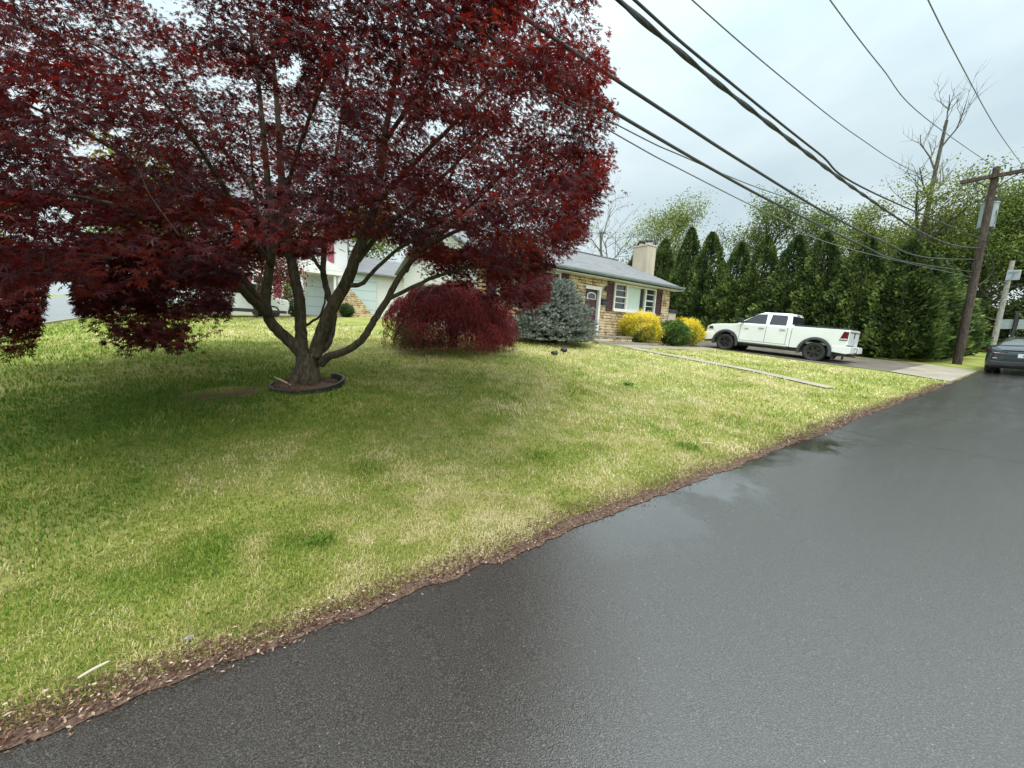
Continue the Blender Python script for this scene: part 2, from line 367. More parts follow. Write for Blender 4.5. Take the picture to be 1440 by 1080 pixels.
# ================================================================== SETTING
def grid_axis(a, b, fine, lo, hi):
    left = []; x = a; s = fine
    while x > lo: s *= 1.5; x -= s; left.append(max(x, lo))
    r = []; x = b; s = fine
    while x < hi: s *= 1.5; x += s; r.append(min(x, hi))
    return np.array(left[::-1]+list(np.arange(a, b+1e-6, fine))+r)
def edge_v(u):   # ragged road edge
    u = np.asarray(u, float)
    return 1.97+.11*(fbm(u*1.3, u*0+3.7, 5, 4)-.5)+.05*(fbm(u*6, u*0+9, 8, 2)-.5)
XS = grid_axis(-12, 32, .28, -900, 900); YS = grid_axis(-2, 18, .28, -900, 900)
GX, GY = np.meshgrid(XS, YS)
GZ = zg(GX, GY)+.03*(fbm(GX*.6, GY*.6, 3)-.5)*np.clip((GY-2.3)/1.5, 0, 1)-.012
m_ = (GY > 1.7) & (GY < 2.6); 
V = np.stack([GX, GY, GZ], -1).reshape(-1, 3); nx, ny = len(XS), len(YS)
ii = (np.arange(ny-1)[:, None]*nx+np.arange(nx-1)[None]).ravel()
F = np.stack([ii, ii+1, ii+1+nx, ii+nx], -1)
bare = np.exp(-(((GX+.25)/.55)**2+((GY-6.75)/.32)**2))*1.3
bare = np.clip(bare+.0, 0, 1)*(fbm(GX*3, GY*3, 4) > .3)
beds = np.clip(1-np.abs(GY-11.6)/.9, 0, 1)*((GX > 12.5) & (GX < 19.3))
soil = np.clip(np.maximum(bare, beds*1.4)+np.clip(1-np.abs(GY-2.0)/.3, 0, 1), 0, 1)
structure(link('lawn', mesh_np('lawn', V, F, {'soil': soil.ravel()}, True), M['lawn']))

def sheet(name, m, us, va, vb, dz, nv=10, smooth=True):
    us = np.asarray(us, float); va = np.broadcast_to(va, us.shape); vb = np.broadcast_to(vb, us.shape)
    t = np.linspace(0, 1, nv); Vv = va[:, None]*(1-t)+vb[:, None]*t; U = np.repeat(us[:, None], nv, 1)
    P = np.stack([U, Vv, zg(U, Vv)+dz], -1).reshape(-1, 3); n = len(us)
    i = (np.arange(n-1)[:, None]*nv+np.arange(nv-1)[None]).ravel()
    return structure(link(name, mesh_np(name, P, np.stack([i, i+nv, i+nv+1, i+1], -1), None, smooth), m))
us = np.concatenate([[-80, -60, -40], np.arange(-30, 34, .06), np.arange(34, 62, 1), [90, 150]])
sheet('road', M['asphalt'], us, -6.5, edge_v(us), .006, 40)
# side street running away on the left, wet
sv = np.concatenate([np.arange(2.2, 61, 1.0), [80, 140]])
P = []
for y in sv:
    for x in np.linspace(-13, -5.3, 9): P.append((x+.08*math.sin(y*.3), y, zf(x, y)+.008))
i = (np.arange(len(sv)-1)[:, None]*9+np.arange(8)[None]).ravel()
structure(link('side_street', mesh_np('side_street', np.array(P), np.stack([i, i+1, i+10, i+9], -1)), M['asphalt']))
b = MB()
for y in np.arange(3.4, 58, 3.05):
    y2 = y+3.0
    b.add([(-5.28, y, zf(-5.3, y)), (-5.12, y, zf(-5.3, y)), (-5.12, y2, zf(-5.3, y2)), (-5.28, y2, zf(-5.3, y2)),
           (-5.28, y, zf(-5.3, y)+.05), (-5.12, y, zf(-5.3, y)+.05), (-5.12, y2, zf(-5.3, y2)+.05), (-5.28, y2, zf(-5.3, y2)+.05)],
          [(0, 3, 2, 1), (4, 5, 6, 7), (0, 1, 5, 4), (1, 2, 6, 5), (2, 3, 7, 6), (3, 0, 4, 7)])
structure(b.obj('street_kerb', M['concrete']))

def quad_strip(name, m, A, Bv, dz, n=24, thick=0):
    """sheet between two polylines given as ground points"""
    A = np.asarray(A, float); Bv = np.asarray(Bv, float)
    def rs(Q):
        d = np.r_[0, np.cumsum(np.linalg.norm(np.diff(Q, axis=0), axis=1))]; t = np.linspace(0, d[-1], n)
        return np.stack([np.interp(t, d, Q[:, 0]), np.interp(t, d, Q[:, 1])], -1)
    a, c = rs(A), rs(Bv); k = 8; P = []
    for p, q in zip(a, c):
        for t in np.linspace(0, 1, k):
            x, y = p*(1-t)+q*t; P.append((x, y, zf(x, y)+dz))
    i = (np.arange(n-1)[:, None]*k+np.arange(k-1)[None]).ravel()
    return structure(link(name, mesh_np(name, np.array(P), np.stack([i, i+1, i+k+1, i+k], -1)), m))
# driveway: brown worn slab, with a pale newer apron by the road in three slabs
quad_strip('driveway', M['drive'], [(19.2, 3.62), (18.85, 6), (19.2, 9), (19.35, 15)], [(25.1, 3.62), (24.8, 6), (24.6, 9), (24.4, 15)], .004, 40)
for k in range(3):
    a = 18.3+k*2.2; quad_strip('driveway_apron', M['path'], [(a+.012+(.5 if k == 0 else .0)*0, 2.03), (a+.012+(.8 if k == 0 else .25)*1, 3.6)], [(a+2.188, 2.03), (a+2.188+.25, 3.6)], .012+.001*k, 8)
quad_strip('front_path', M['path'], [(12.2, 9.75), (14.9, 9.55), (17, 9.4), (19.15, 9.7)], [(12.2, 10.75), (14.9, 10.6), (17, 10.45), (19.15, 10.75)], .012)
quad_strip('old_path_edging', m_concrete('worn_concrete', (.30, .26, .19), (.43, .38, .30)), [(12.15, 9.7), (12.12, 8.0), (12.22, 5.3), (11.75, 3.3)], [(12.75, 9.7), (12.68, 8.0), (12.72, 5.3), (12.2, 3.2)], .014)

# reddish litter strip between lawn and road
us = np.arange(-9, 18.4, .02); ev = edge_v(us)+.05*(fbm(us*14, us*0+1, 33, 3)-.5)
wd = .015+.11*fbm(us*.9, us*0+2, 21, 3)
sheet('dirt_verge', M['mulch'], us, ev-.03, ev+wd, .0105, 5)
def flake_mesh(name, P, size, tintv, elong=2.2):
    n = len(P); ang = rng.uniform(0, 6.283, n); X = np.stack([np.cos(ang), np.sin(ang), rng.normal(0, .25, n)], -1)
    N = unit(np.stack([rng.normal(0, .3, n), rng.normal(0, .3, n), np.ones(n)], -1)); return leaves(name, P, unit(X), N, size, T_DIAMOND, tintv)
def frames(D, N):
    D = unit(D); Nn = N-D*(N*D).sum(-1, keepdims=True); Nn = unit(Nn); return D, np.cross(Nn, D), Nn
T_DIAMOND = (np.array([(0, 0, 0), (.45, .2, .05), (1, 0, 0), (.45, -.2, .05)]), np.array([(0, 1, 2, 3)]))
T_OVAL = (np.array([(0, 0, 0), (.3, .26, .06), (.7, .24, .03), (1, 0, -.08), (.7, -.24, .03), (.3, -.26, .06)]), np.array([(0, 1, 2, 5), (5, 2, 3, 4)]))
def _maple():
    v = [(0, 0, 0)]; f = []
    for a, r in ((-128, .42), (-84, .74), (-41, .95), (0, 1.0), (41, .95), (84, .74), (128, .42)):
        for da, q in ((-17, .47), (0, 1.0), (17, .47)):
            w = rad(a+da); v.append((math.cos(w)*r*q, math.sin(w)*r*q, -.28*(r*q)**2))
        n = len(v); f.append((0, n-3, n-2, n-1))
    return np.array(v), np.array(f)
T_MAPLE = _maple()
def leaf_arrays(P, D, N, size, T):
    X, Y, Z = frames(D, N); tv, tf = T; k = len(tv); n = len(P)
    s = np.broadcast_to(np.asarray(size, float), (n,))[:, None, None]
    V = P[:, None, :]+s*(tv[None, :, 0:1]*X[:, None]+tv[None, :, 1:2]*Y[:, None]+tv[None, :, 2:3]*Z[:, None])
    F = (tf[None]+(np.arange(n)*k)[:, None, None]).reshape(-1, tf.shape[1])
    return V.reshape(-1, 3), F
def leaves(name, P, D, N, size, T, tintv, smooth=False):
    V, F = leaf_arrays(P, D, N, size, T)
    return mesh_np(name, V, F, {'tint': np.repeat(np.broadcast_to(tintv, (len(P),)), len(T[0]))}, smooth)
n = 24000
u_ = -1.8+19*rng.uniform(0, 1, n)**2.0
e_ = edge_v(u_); w_ = .05+.13*fbm(u_*.9, u_*0+2, 21, 3)
v_ = e_+rng.uniform(-.12, 1.5, n)*w_+rng.normal(0, .04, n)
m2 = 420; u_[:m2] = rng.uniform(-3, 14, m2); v_[:m2] = rng.uniform(2.3, 9, m2)
fm = flake_mesh('leaf_litter', np.stack([u_, v_, zg(u_, v_)+.014+rng.uniform(0, .014, n)], -1), rng.uniform(.008, .026, n)*np.where(u_ > 6, 1.6, 1), rng.uniform(0, 1, n)**2.4)
o = link('leaf_litter', fm, M['litter']); o['kind'] = 'stuff'; o['label'] = 'reddish brown leaf litter along the lawn edge and scattered on the grass'

# ------------------------------------------------------------------ grass blades (stuff)
def grass():
    bands = [(1.45, 3.2, 19000), (3.2, 5.2, 5200), (5.2, 8.0, 1700), (8.0, 12.5, 650), (12.5, 24, 200)]
    Vs, Fs, Ts = [], [], []; off = 0
    for k, (d0, d1, dens) in enumerate(bands):
        area = math.pi*(d1*d1-d0*d0)*(150/360); n = int(area*dens)
        r = np.sqrt(rng.uniform(d0*d0, d1*d1, n)); a = rad(55)+rad(75)*rng.uniform(-1, 1, n)
        x, y = r*np.cos(a), r*np.sin(a)
        w_ = .0+.115*fbm(x*.9, x*0+2, 21, 3)
        lim = edge_v(x)+w_*np.where(rng.uniform(0, 1, n) < .4, .2, 1.0)
        ok = (y > lim) & (y < 24) & (x > -4.95)
        ok &= ~((x > 18.35) & (x < 25.4) & (y < 15.5)) & ~((y > 11.35) & (x > 3.8) & (x < 20)) 
        ok &= ~((x > 12.15) & (x < 19.3) & (y > 9.62) & (y < 10.8)) & ~((np.abs(x-12.42) < .3) & (y > 3.2) & (y < 9.8)) & ~((np.abs(x-12.0) < .3) & (y > 3.2) & (y < 4.2))
        # mulch ring and bare patch near the maple
        ok &= ((x-.79)**2+(y-6.87)**2 > .40**2)
        ok &= ~((np.exp(-(((x+.25)/.55)**2+((y-6.75)/.32)**2)) > .45) & (rng.uniform(0, 1, n) < .9))
        x, y = x[ok], y[ok]; n = len(x)
        cl = fbm(x*2.6, y*2.6, 31, 3)                    # tufts
        ps = fbm(x*.9+7, y*.9, 41, 4)                    # broad patches
        fine = fbm(x*7, y*7, 47, 2)
        keep = rng.uniform(0, 1, n) < np.clip(.35+1.1*fine, 0, 1)
        x, y, cl, ps, fine = x[keep], y[keep], cl[keep], ps[keep], fine[keep]; n = len(x)
        z = zg(x, y)-.01
        shade_grown = np.exp(-(((x+.8)/3.5)**2+((y-6.5)/2.5)**2))  # greener grass that grew under the maple
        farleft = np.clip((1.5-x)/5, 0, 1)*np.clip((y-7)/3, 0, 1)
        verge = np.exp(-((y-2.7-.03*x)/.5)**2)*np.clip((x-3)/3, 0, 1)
        t = .68+.72*(ps-.5)+.75*(cl-.5)+.55*(fine-.5)+rng.normal(0, .2, n)-.72*shade_grown-.16*farleft-.16*verge-.16*np.clip((.8-x)/2.5, 0, 1)+.05*np.clip((x-1)/3, 0, 1)
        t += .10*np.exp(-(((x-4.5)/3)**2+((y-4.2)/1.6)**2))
        wk = np.zeros(n)
        for (wx, wy, wr) in ((.37, 2.68, .12), (.2, 2.75, .16), (4.46, 2.53, .16), (3.38, 3.0, .18), (2.6, 3.1, .16), (-.25, 2.9, .25), (6.2, 3.0, .22), (5.0, 5.0, .3), (.9, 3.6, .2)):
            wk = np.maximum(wk, np.exp(-((x-wx)**2+(y-wy)**2)/wr**2))
        t -= .34*wk*(.4+1.2*fine); t = np.clip(t, 0, 1)
        h = rng.uniform(.013, .036, n)*(1+.35*(k > 1))*(.74+.4*cl)*(1+.5*wk)*(1+.25*k); wd = rng.uniform(.0016, .0032, n)*[.72, 1.2, 2.0, 3.6, 6][k]
        lay = np.where(t > .6, rng.uniform(.4, 1.35, n), rng.uniform(.1, .9, n))
        an = rng.uniform(0, 6.283, n)+.8*np.sin(x*1.7+y); dx, dy = np.cos(an), np.sin(an)
        B0 = np.stack([x, y, z], -1); S = np.stack([-dy, dx, 0*dx], -1)*wd[:, None]; D = np.stack([dx, dy, 0*dx], -1)
        up = np.array([0, 0, 1.])
        Mi = B0+D*(h*lay*.32)[:, None]+up*(h*.62)[:, None]; Tp = B0+D*(h*lay)[:, None]+up*(h*np.clip(1.05-.3*lay, .3, 1))[:, None]
        if k < 3:
            V = np.stack([B0-S, B0+S, Mi-S*.8, Mi+S*.8, Tp], 1).reshape(-1, 3)
            F = (np.array([(0, 1, 3), (0, 3, 2), (2, 3, 4)])[None]+(np.arange(n)*5)[:, None, None]).reshape(-1, 3); m = 5
        else:
            V = np.stack([B0-S, B0+S, Tp], 1).reshape(-1, 3); F = np.arange(n*3).reshape(-1, 3); m = 3
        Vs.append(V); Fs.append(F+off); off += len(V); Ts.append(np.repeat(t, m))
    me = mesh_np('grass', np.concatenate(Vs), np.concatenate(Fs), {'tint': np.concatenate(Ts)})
    gm = leaf_mat('grass_blades', [(0, (.09, .185, .014)), (.25, (.15, .25, .022)), (.48, (.31, .34, .07)), (.7, (.53, .47, .18)), (1, (.72, .63, .38))], .55, .3, .3)  # green end lightened to offset the crown's shade under the maple
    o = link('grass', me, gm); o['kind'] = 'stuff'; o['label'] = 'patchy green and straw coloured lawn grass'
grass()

# ================================================================== STONE RANCHER
HV = 12.1; HX0, HX1 = 6.9, 18.1; HB = 20.1; HZ0, HZ1 = 1.0, 4.02
def house():
    t = thing('stone_house', 'low tan stone ranch house with grey shingle roof, maroon door and maroon shutters', 'house', ((HX0+HX1)/2, (HV+HB)/2, 1.2))
    off = t.location
    O = dict(parent=t, off=off)
    def up(x): return x
    # walls with openings cut by building the front from panels
    wl = MB()
    op = [(7.6, 9.0, 2.75, 3.9), (9.55, 10.58, 2.45, 3.92), (12.05, 12.95, 1.5, 3.56), (13.85, 16.9, 2.7, 3.9)]
    xs = sorted(set([HX0, HX1]+[q for a in op for q in a[:2]])); TH = .25
    for a, c in zip(xs[:-1], xs[1:]):
        o_ = [q for q in op if q[0] <= a+1e-6 and q[1] >= c-1e-6]
        if not o_: wl.box((a, HV, HZ0-.3), (c, HV+TH, HZ1))
        else:
            wl.box((a, HV, HZ0-.3), (c, HV+TH, o_[0][2])); wl.box((a, HV, o_[0][3]), (c, HV+TH, HZ1))
    sw = MB(); sw.box((HX0, HV+TH, HZ0-.3), (HX0+TH, HB, HZ1)); sw.box((HX1-TH, HV+TH, HZ0-.3), (HX1, HB, HZ1)); sw.box((HX0+TH, HB-TH, HZ0-.3), (HX1-TH, HB, HZ1))
    for x in (HX0, HX1-TH): sw.prism([(HV, HZ1), (HB, HZ1), ((HV+HB)/2, HZ1+1.72)], 0, x, x+TH)
    o = wl.obj('wall', M['stone'], t, off=off); sw.obj('side_wall', M['white_siding'], t, off=off)
    # roof: two slabs, ridge along x
    vm_, zr, ov = (HV+HB)/2, 5.97, .45
    sl = (zr-4.10)/(vm_-(HV-ov)); rf = MB()
    for s in (-1, 1):
        e_ = vm_+s*(vm_-(HV-ov)); ze = 4.10
        poly = [(vm_, zr), (e_, ze), (e_, ze-.05), (vm_, zr-.14)]
        rf.prism(poly, 0, HX0-.35, HX1+.35)
    rf.box((HX0-.35, vm_-.12, zr-.02), (HX1+.35, vm_+.12, zr+.025))
    roof = rf.obj('roof', M['shingle'], t, off=off)
    # chimney on the right gable
    ch = MB(); ch.box((18.42, 13.95, .9), (19.12, 14.95, 6.52)); ch.box((18.39, 13.92, 6.52), (19.15, 14.98, 6.6))
    co = ch.obj('chimney', M['stucco'], t, off=off, bevel=.015)
    for x, y in ((18.77, 14.2), (18.77, 14.7)):
        c = MB(); c.cyl((x, y), .14, 2, 6.6, 6.78, 16); f = c.obj('flue', M['stucco'], co); f.location = -Vector(off)
        c = MB(); c.cyl((x, y), .2, 2, 6.81, 6.85, 16); c.cyl((x, y), .16, 2, 6.76, 6.81, 16)
        f = c.obj('flue_cap', M['dark'], co); f.location = -Vector(off)
    g = MB(); g.prism([(11.53, 4.0), (11.65, 4.0), (11.65, 4.10), (11.63, 4.11), (11.50, 4.11), (11.50, 4.05)], 0, HX0-.35, HX1+.35)
    g.obj('gutter', M['gutter'], t, off=off)
    g = MB(); g.box((HX0-.3, 11.66, 3.93), (HX1+.3, 12.09, 3.96)); g.obj('soffit', M['white_paint'], t, off=off)
    r_ = MB()
    for s in (-1, 1):
        e_ = vm_+s*(vm_-(HV-ov)); r_.prism([(vm_, zr-.02), (e_, 4.08), (e_, 3.93), (vm_, zr-.19)], 0, HX1+.352, HX1+.38)
    r_.obj('rake_board', M['white_paint'], t, off=off)
    # door
    d = MB(); d.box((12.10, HV+.1, 1.52), (12.86, HV+.15, 3.44)); d0 = d.obj('door', M['maroon'], t, off=off)
    pn = MB()
    for (a, c, z0, z1) in ((12.2, 12.46, 1.65, 2.3), (12.54, 12.8, 1.65, 2.3), (12.2, 12.46, 2.4, 2.95), (12.54, 12.8, 2.4, 2.95)): pn.box((a, HV+.085, z0), (c, HV+.099, z1))
    q = pn.obj('door_panel', M['maroon'], d0, bevel=.01); q.location = -Vector(off)
    arc = [(12.24, 3.05), (12.77, 3.05), (12.77, 3.22)]+[(12.505+.265*math.cos(w), 3.22+.13*math.sin(w)) for w in np.linspace(0.15, math.pi-.15, 9)]+[(12.24, 3.22)]
    q = MB().prism(arc, 1, HV+.07, HV+.098).obj('fanlight_frame', M['white_paint'], d0); q.location = -Vector(off)
    arc2 = [(12.505+(x-12.505)*.82, 3.17+(z-3.17)*.78) for x, z in arc]
    q = MB().prism(arc2, 1, HV+.06, HV+.069).obj('fanlight_pane', M['glass'], d0); q.location = -Vector(off)
    q = MB().cyl((12.8, 2.42), .035, 1, HV+.03, HV+.1, 14).obj('handle', M['chrome'], d0); q.location = -Vector(off)
    q = MB().cyl((12.8, 2.6), .03, 1, HV+.06, HV+.1, 14).obj('lock', M['chrome'], d0); q.location = -Vector(off)
    c = MB(); c.box((12.05, HV+.06, 1.5), (12.095, HV+.2, 3.46)); c.box((12.87, HV-.03, 1.5), (12.99, HV+.2, 3.46)); c.box((12.03, HV-.04, 3.46), (13.01, HV+.2, 3.6))
    c.obj('door_frame', M['white_paint'], t, off=off)
    # windows
    def window(a, c, z0, z1, bays):
        fr = MB(); w = .07
        fr.box((a, HV-.04, z0), (a+w, HV+.12, z1)); fr.box((c-w, HV-.04, z0), (c, HV+.12, z1)); fr.box((a+w, HV-.04, z1-w), (c-w, HV+.12, z1)); fr.box((a+w, HV-.04, z0), (c-w, HV+.12, z0+w))
        pc = MB(); cu = MB()
        for (p, q, kind) in bays:
            if p > a+.1: fr.box((p-.05, HV-.035, z0+w), (p+.05, HV+.12, z1-w))
            if kind == 'sash':
                zm = (z0+z1)/2; fr.box((p+.05, HV-.0, zm-.03), (q-.05, HV+.07, zm+.03))
                for zz in (z0+(z1-z0)*.28, z0+(z1-z0)*.75): fr.box((p+.05, HV+.02, zz-.014), (q-.05, HV+.05, zz+.014))
            pc.box((p+.03, HV+.06, z0+w), (q-.03, HV+.065, z1-w))
            if kind == 'pane': cu.box((p+.06, HV+.052, z0+w+.005), (q-.33, HV+.059, z1-w-.005))
        wo = fr.obj('window', M['white_paint'], t, off=off)
        q = pc.obj('pane', M['glass'], wo); q.location = -Vector(off)
        if cu.v: q = cu.obj('curtain', M['curtain'], wo); q.location = -Vector(off)
        q = MB().box((a-.04, HV-.09, z0-.07), (c+.04, HV+.05, z0-.002)).obj('sill', M['white_paint'], wo); q.location = -Vector(off)
    window(13.85, 16.9, 2.7, 3.9, [(13.9, 14.72, 'sash'), (14.72, 16.1, 'pane'), (16.1, 16.85, 'sash')])
    window(9.55, 10.58, 2.45, 3.92, [(9.6, 10.53, 'sash')]); window(7.6, 9.0, 2.75, 3.9, [(7.65, 8.3, 'sash'), (8.3, 8.95, 'sash')])
    for a, c, z0, z1 in ((13.36, 13.79, 2.62, 3.93), (16.97, 17.42, 2.62, 3.93), (10.62, 11.03, 2.42, 3.93), (9.08, 9.5, 2.42, 3.93), (7.12, 7.53, 2.7, 3.93)):
        s = MB(); s.box((a, HV-.03, z0), (a+.06, HV-.003, z1)); s.box((c-.06, HV-.03, z0), (c, HV-.003, z1))
        for z in (z0, (z0+z1)/2-.03, z1-.06): s.box((a+.06, HV-.03, z), (c-.06, HV-.003, z+.06))
        for z in np.arange(z0+.08, z1-.09, .055): s.add([(a+.06, HV-.026, z), (c-.06, HV-.026, z), (c-.06, HV-.006, z+.05), (a+.06, HV-.006, z+.05)], [(0, 1, 2, 3)])
        s.obj('shutter', M['maroon'], t, off=off)
    st = MB(); st.box((11.3, 11.0, .9), (14.0, HV-.002, 1.46)); st.obj('stoop', M['stone'], t, off=off)
    st = MB(); st.box((11.26, 10.96, 1.461), (14.04, HV-.004, 1.52)); st.obj('stoop_slab', M['concrete'], t, off=off, bevel=.01)
    st = MB(); st.box((11.5, 10.62, .95), (15.4, 10.958, 1.28)); st.obj('step', M['concrete'], t, off=off, bevel=.012)
    l = MB(); l.cyl((13.2, HV-.1), .045, 2, 3.42, 3.62, 10, .06); l.cyl((13.2, HV-.1), .075, 2, 3.62, 3.68, 10, .02); l.box((13.17, HV-.1, 3.52), (13.23, HV-.003, 3.57)); l.obj('porch_lamp', M['dark'], t, off=off)
    return t
house_t = house()
mbx = thing('wall_mailbox', 'small black mailbox on the stone wall beside the maroon front door', 'mailbox', (13.18, HV-.08, 2.85))
MB().prism([(-.07, 0), (.075, 0), (.075, .26), (-.05, .20)], 0, -.15, .15).obj('box', M['dark'], mbx, bevel=.008)
MB().prism([(-.085, .2), (.078, .268), (.078, .285), (-.085, .215)], 0, -.16, .16).obj('lid', M['black_plastic'], mbx)
def text_mesh(name, s, size, mat_, parent, loc, rot, ext=.006):
    cu = bpy.data.curves.new(name, 'FONT'); cu.body = s; cu.size = size; cu.extrude = ext; cu.align_x = 'CENTER'; cu.resolution_u = 2
    tmp = bpy.data.objects.new('tmp', cu); COL.objects.link(tmp)
    me = bpy.data.meshes.new_from_object(tmp.evaluated_get(bpy.context.evaluated_depsgraph_get()))
    bpy.data.objects.remove(tmp); me.name = name
    me.materials.clear(); o = link(name, me, mat_, parent, loc); o.rotation_euler = rot; return o
text_mesh('house_number', '516', .2, M['brass'], house_t, Vector((13.18, HV-.008, 3.17))-house_t.location, (rad(90), 0, 0))

# box-like bin store beyond the right corner
bs = thing('storage_bin', 'pale storage bin with a dark lid behind the right corner of the stone house', 'storage bin', (20.0, 13.5, zf(20, 13.5)))
MB().box((-.33, -.4, 0), (.36, .4, 1.62)).obj('box', M['stucco'], bs, bevel=.02); MB().prism([(-.45, 1.625), (.45, 1.625), (.42, 1.72), (-.42, 1.80)], 0, -.38, .41).obj('lid', M['dark'], bs, bevel=.01)

# ------------------------------------------------------------------ white two-storey house behind the maple
def white_house():
    V0 = 27.0; z0 = zf(4, 27)-.1
    t = thing('white_house', 'two-storey white sided house with pillared portico, seen behind the red maple trunk', 'house', (3.0, V0+4, z0)); off = t.location
    w = MB(); w.box((-2.0, V0, z0-.4), (5.6, V0+8, z0+5.6)); w.prism([(V0, z0+5.6), (V0+8, z0+5.6), (V0+4, z0+8.2)], 0, -2.0, 5.6); w.obj('wall', M['white_siding'], t, off=off)
    g = MB(); g.box((7.25, V0-.5, z0-.4), (12.5, V0+7, z0+2.9)); g.obj('garage_wall', M['white_siding'], t, off=off)
    g = MB(); g.box((5.605, V0-.6, z0-.4), (7.245, V0+7, z0+2.9)); g.obj('blue_wall', M['blue_siding'], t, off=off)
    sw = MB(); sw.prism([(4.7, z0-.4), (7.0, z0-.4), (7.0, z0+.1), (5.5, z0+1.75), (4.7, z0+1.75)], 1, V0-1.5, V0-1.1); sw.obj('stone_wing_wall', M['stone'], t, off=off)
    r = MB()
    for s in (-1, 1):
        e_ = V0+4+s*4.5; r.prism([(V0+4, z0+8.35), (e_, z0+5.4), (e_, z0+5.28), (V0+4, z0+8.15)], 0, -2.4, 6.0)
    r.prism([(V0-1.0, z0+2.85), (V0-1.0, z0+2.95), (V0+3.2, z0+4.5), (V0+7.4, z0+2.95), (V0+7.4, z0+2.85)], 0, 5.61, 12.8); r.obj('roof', M['shingle'], t, off=off)
    po = MB(); po.prism([(2.4, z0+2.75), (5.0, z0+2.75), (3.7, z0+3.6)], 1, V0-1.6, V0-.01); po.box((2.4, V0-1.6, z0+2.5), (5.0, V0-.01, z0+2.74)); po.obj('portico_roof', M['white_paint'], t, off=off)
    for x in (2.6, 2.85, 4.6, 4.85): MB().cyl((x, V0-1.4), .09, 2, z0-.2, z0+2.49, 12, .075).obj('column', M['white_paint'], t, smooth=False, off=off)
    MB().box((2.3, V0-1.7, z0-.4), (5.1, V0-.01, z0+.1)).obj('porch_floor', M['concrete'], t, off=off)
    MB().box((3.2, V0-.05, z0+.11), (4.2, V0-.004, z0+2.25)).obj('door', M['blue_siding'], t, off=off)
    for x, z in ((-.8, 3.4), (1.3, 3.4), (3.9, 3.4), (-.8, .7), (1.0, .7)):
        f = MB(); f.box((x-.5, V0-.06, z0+z), (x+.5, V0-.004, z0+z+1.5)); fo = f.obj('window', M['white_paint'], t, off=off)
        q = MB().box((x-.42, V0-.07, z0+z+.08), (x+.42, V0-.061, z0+z+.71)).box((x-.42, V0-.07, z0+z+.78), (x+.42, V0-.061, z0+z+1.42)).obj('pane', M['glass'], fo); q.location = -Vector(off)
        for s in (-1, 1): MB().box((x+s*.72-.19, V0-.05, z0+z), (x+s*.72+.19, V0-.004, z0+z+1.5)).obj('shutter', M['red_shutter'], t, off=off)
M['red_shutter'] = mottled('red_shutter_paint', (.24, .045, .065), (.30, .06, .08), 4, .5)
white_house()

# ================================================================== VEHICLES
def wheel(parent, x, y, r, w, side, spokes=6):
    e_ = bpy.data.objects.new('wheel', None); COL.objects.link(e_); e_.parent = parent; e_.location = (x, y, r); e_.empty_display_size = .1
    t = MB(); a, b = -w/2, w/2
    t.lathe([(a*.7, r*.62), (a*.98, r*.72), (a, r*.88), (a*.8, r*.985), (a*.3, r), (b*.3, r), (b*.8, r*.985), (b, r*.88), (b*.98, r*.72), (b*.7, r*.62)], 1, 36)
    t.obj('tyre', M['tyre'], e_, smooth=True)
    m = MB(); s = side
    m.lathe([(s*b*.55, r*.63), (s*b*.72, r*.63), (s*b*.72, r*.56), (s*b*.55, r*.52)], 1, 36); m.cyl((0, 0), r*.17, 1, s*b*.3, s*b*.7, 16)
    m.cyl((0, 0), r*.6, 1, s*b*.02, s*b*.06, 30)
    for k in range(spokes):
        w0 = 2*math.pi*k/spokes+.2
        for dw in (-.13, .13):
            c, sn = math.cos(w0+dw), math.sin(w0+dw); p, q = -sn, c
            P = [(c*r*.12+p*.022, sn*r*.12+q*.022), (c*r*.58+p*.028, sn*r*.58+q*.028), (c*r*.58-p*.028, sn*r*.58-q*.028), (c*r*.12-p*.022, sn*r*.12-q*.022)]
            m.prism(P, 1, s*b*.38, s*b*.66)
    m.obj('rim', M['rim'], e_)
    return e_
def arc_pts(cx, cz, r, a0, a1, n): return [(cx+r*math.cos(w), cz+r*math.sin(w)) for w in np.linspace(a0, a1, n)]

